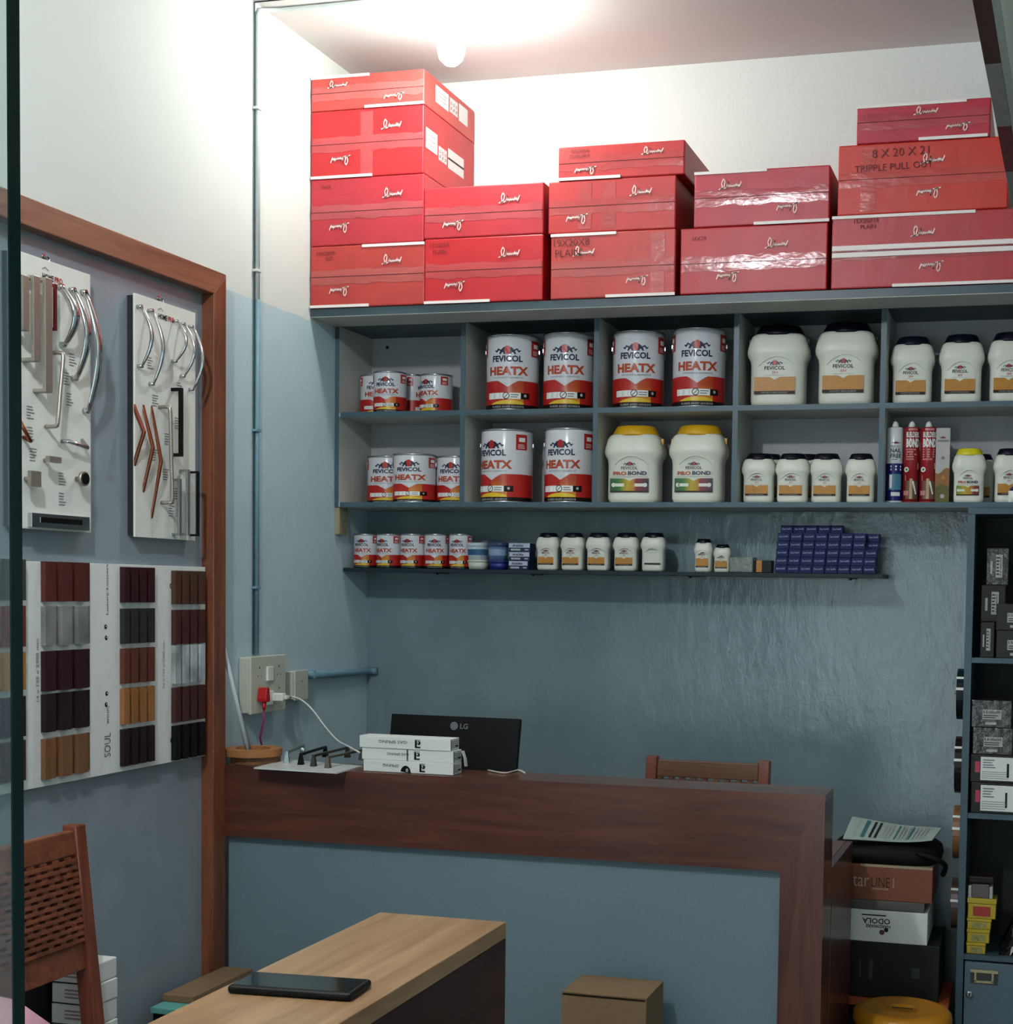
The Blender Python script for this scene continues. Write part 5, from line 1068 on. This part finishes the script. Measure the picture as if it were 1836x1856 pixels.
# black bag
zb0 = z4_+.0015
t = thing('black_bag', 'black soft bag lying on the brown carton, under the newspaper', 'bag', (P(1610, 1540, y=-.2).x, -.2, zb0)); hb = (P(1528, 1521, y=-.34).z-zb0-.012)/1.08
mb = MB(); wv = .165; n = 18; vs = []
for k, (r, hh) in enumerate(((.92, 0), (1., .12), (1.03, .4), (1., .75), (.9, .96), (.6, 1.02), (.1, 1.03))):
    for i in range(32):
        a = 2*PI*i/32; q = (abs(math.cos(a))**4+abs(math.sin(a))**4)**(-.25); vs.append((wv*r*q*math.cos(a), .14*r*q*math.sin(a), hb*hh*(1+.04*math.sin(3*a))))
mb.add(vs, [(i*32+k, i*32+(k+1) % 32, (i+1)*32+(k+1) % 32, (i+1)*32+k) for i in range(6) for k in range(32)]+[tuple(range(31, -1, -1)), tuple(6*32+k for k in range(32))], M('bag_black', '#0c0a0a', .7, var=.1), True); mb.build('bag_body', t)
mb = MB(); mb.tube(smooth([(.10, -.13, hb*.7), (.16, -.15, hb*.5), (.185, -.12, hb*.1), (.175, -.08, -.03)]), .008, M('bag_black'), 8); mb.build('strap', t)
# newspaper
cs = [P(1528, 1521, y=-.34), P(1545, 1484, y=-.12), P(1707, 1504, y=-.12), P(1690, 1521, y=-.30)]
t = thing('newspaper', 'folded newspaper sloping on top of the black bag', 'newspaper', (cs[0].x, cs[0].y, cs[0].z)); nx = 14; vs = []; o0 = cs[0].copy()
for l in (0, 1):
    for i in range(nx+1):
        s = i/nx
        for j in range(5):
            q = j/4; lo = cs[0].lerp(cs[3], s); hi_ = cs[1].lerp(cs[2], s); pt = lo.lerp(hi_, q)-o0; pt.z += -.010*math.sin(PI*s)*(1-q)+(.004 if l else 0)*(1 if True else 0)+.004*math.sin(5*s+q*2); vs.append(pt)
def grid(off, rev): return [tuple(off+k for k in ((i*5+j, (i+1)*5+j, (i+1)*5+j+1, i*5+j+1)[::-1 if rev else 1])) for i in range(nx) for j in range(4)]
N5 = (nx+1)*5; mb = MB(); edge = [(i*5, (i+1)*5, N5+(i+1)*5, N5+i*5) for i in range(nx)]+[(i*5+4, (i+1)*5+4, N5+(i+1)*5+4, N5+i*5+4) for i in range(nx)]+[(j, j+1, N5+j+1, N5+j) for j in range(4)]+[(nx*5+j, nx*5+j+1, N5+nx*5+j+1, N5+nx*5+j) for j in range(4)]
mb.add(vs, grid(0, True)+grid(N5, False)+edge, M('newsprint', '#a9b8ae', .8)); mb.build('sheets', t)
def nf(s, q, l):
    lo = cs[0].lerp(cs[3], s); hi_ = cs[1].lerp(cs[2], s); pt = lo.lerp(hi_, q)-o0; pt.z += -.010*math.sin(PI*s)*(1-q)+.004+.004*math.sin(5*s+q*2)+.0012; pt.y -= .001; return pt
p = Print(nf); m_teal = M('news_teal', '#3c7078', .7)
for s0, s1, m in ((.10, .12, m_lgrey), (.18, .225, m_teal), (.27, .30, m_dark), (.33, .36, m_dark), (.55, .565, m_teal), (.70, .72, m_teal)): p.band(s0, s1, .08, .92, m, 3, 1)
for s0 in (.40, .44, .48, .585, .62, .66, .74, .78, .82, .86): p.band(s0, s0+.022, .1, .9, m_lgrey, 2, 1)
p.mb.build('printing', t)
# yellow stool
a = P(1546, 1832, y=-.62); b = P(1727, 1832, y=-.62); r = (b.x-a.x)/2; zt2 = P(1640, 1806, y=-.48).z-.0
t = thing('plastic_stool', 'round amber plastic stool in front of the pile at the lower right', 'stool', ((a.x+b.x)/2, -.62, .001)); m_am = M('stool_amber', '#b87a14', .35, var=.03)
zt2 = .352
mb = MB(); mb.lathe([(r*.90, zt2-.052), (r*.985, zt2-.045), (r, zt2-.03), (r*.98, zt2-.014), (r*.90, zt2-.004), (r*.80, zt2-.001), (r*.74, zt2-.003), (r*.4, zt2-.005), (.02, zt2-.005), (.019, zt2-.012)], m_am, n=48); mb.build('seat', t)
mb = MB(); mb.prism([(-.03, -.006), (.03, -.006), (.03, .006), (-.03, .006)], zt2-.0048, zt2-.0042, M('slot_dark', '#3c2708', .8), 'z'); mb.build('grip_slot', t)
for k in range(4):
    an = PI/4+k*PI/2; T = Matrix.Rotation(an, 4, 'Z'); mb = MB(); vs = [T @ Vector(v) for v in ((r*.80, -.035, 0), (r*.86, -.035, 0), (r*.86, .035, 0), (r*.80, .035, 0), (r*.70, -.05, zt2-.05), (r*.78, -.05, zt2-.05), (r*.78, .05, zt2-.05), (r*.70, .05, zt2-.05))]
    mb.add(vs, [(0, 3, 2, 1), (4, 5, 6, 7), (0, 1, 5, 4), (1, 2, 6, 5), (2, 3, 7, 6), (3, 0, 4, 7)], m_am); mb.build('leg', t, bevel=.003)

# ---------------------------------------------------------------- overhead bulkhead at the right
zu = 2.52; p0_ = P(1762, 0, z=zu); p1_ = P(1836, 385, z=zu); d = (p1_-p0_); d.z = 0; L = d.length; dn = d.normalized(); ang = math.atan2(dn.y, dn.x)
t = thing('overhead_bulkhead', 'dim boxed beam under the ceiling at the upper right with patched brown and grey boards', 'beam', (p0_.x, p0_.y, zu), ang)
wB = .030
def along(v): # distance along the left lower edge
    best = None
    for k in range(400):
        q = p0_+d*(k/300.); uu = (q-CAM); zc_ = uu.dot(F); vv = PY-FOC*uu.dot(UP)/zc_
        if vv >= v: return (q-p0_).length
    return L
seg = [(-.35, along(117), '#4a2b24'), (along(117), along(230), '#8f8a86'), (along(230), along(312), '#6e2226'), (along(312), L, '#85867f')]
for a_, b_, c_ in seg: MB().box(a_+.0005, b_-.0005, -wB, 0, 0, .02, M('underboard_'+c_.strip('#'), c_, .6, var=.15, scale=20)).build('underside_board', t, bevel=.001)
MB().box(-.35, L, -wB, -.0005, .021, ZC-zu-.001, M('bulkhead_grey', '#a9afa2', .6)).build('fascia', t)
MB().box(-.35, L-.002, -wB-.015, -wB-.0005, .0, ZC-zu-.001, MATS['bulkhead_grey']).build('side_board', t)
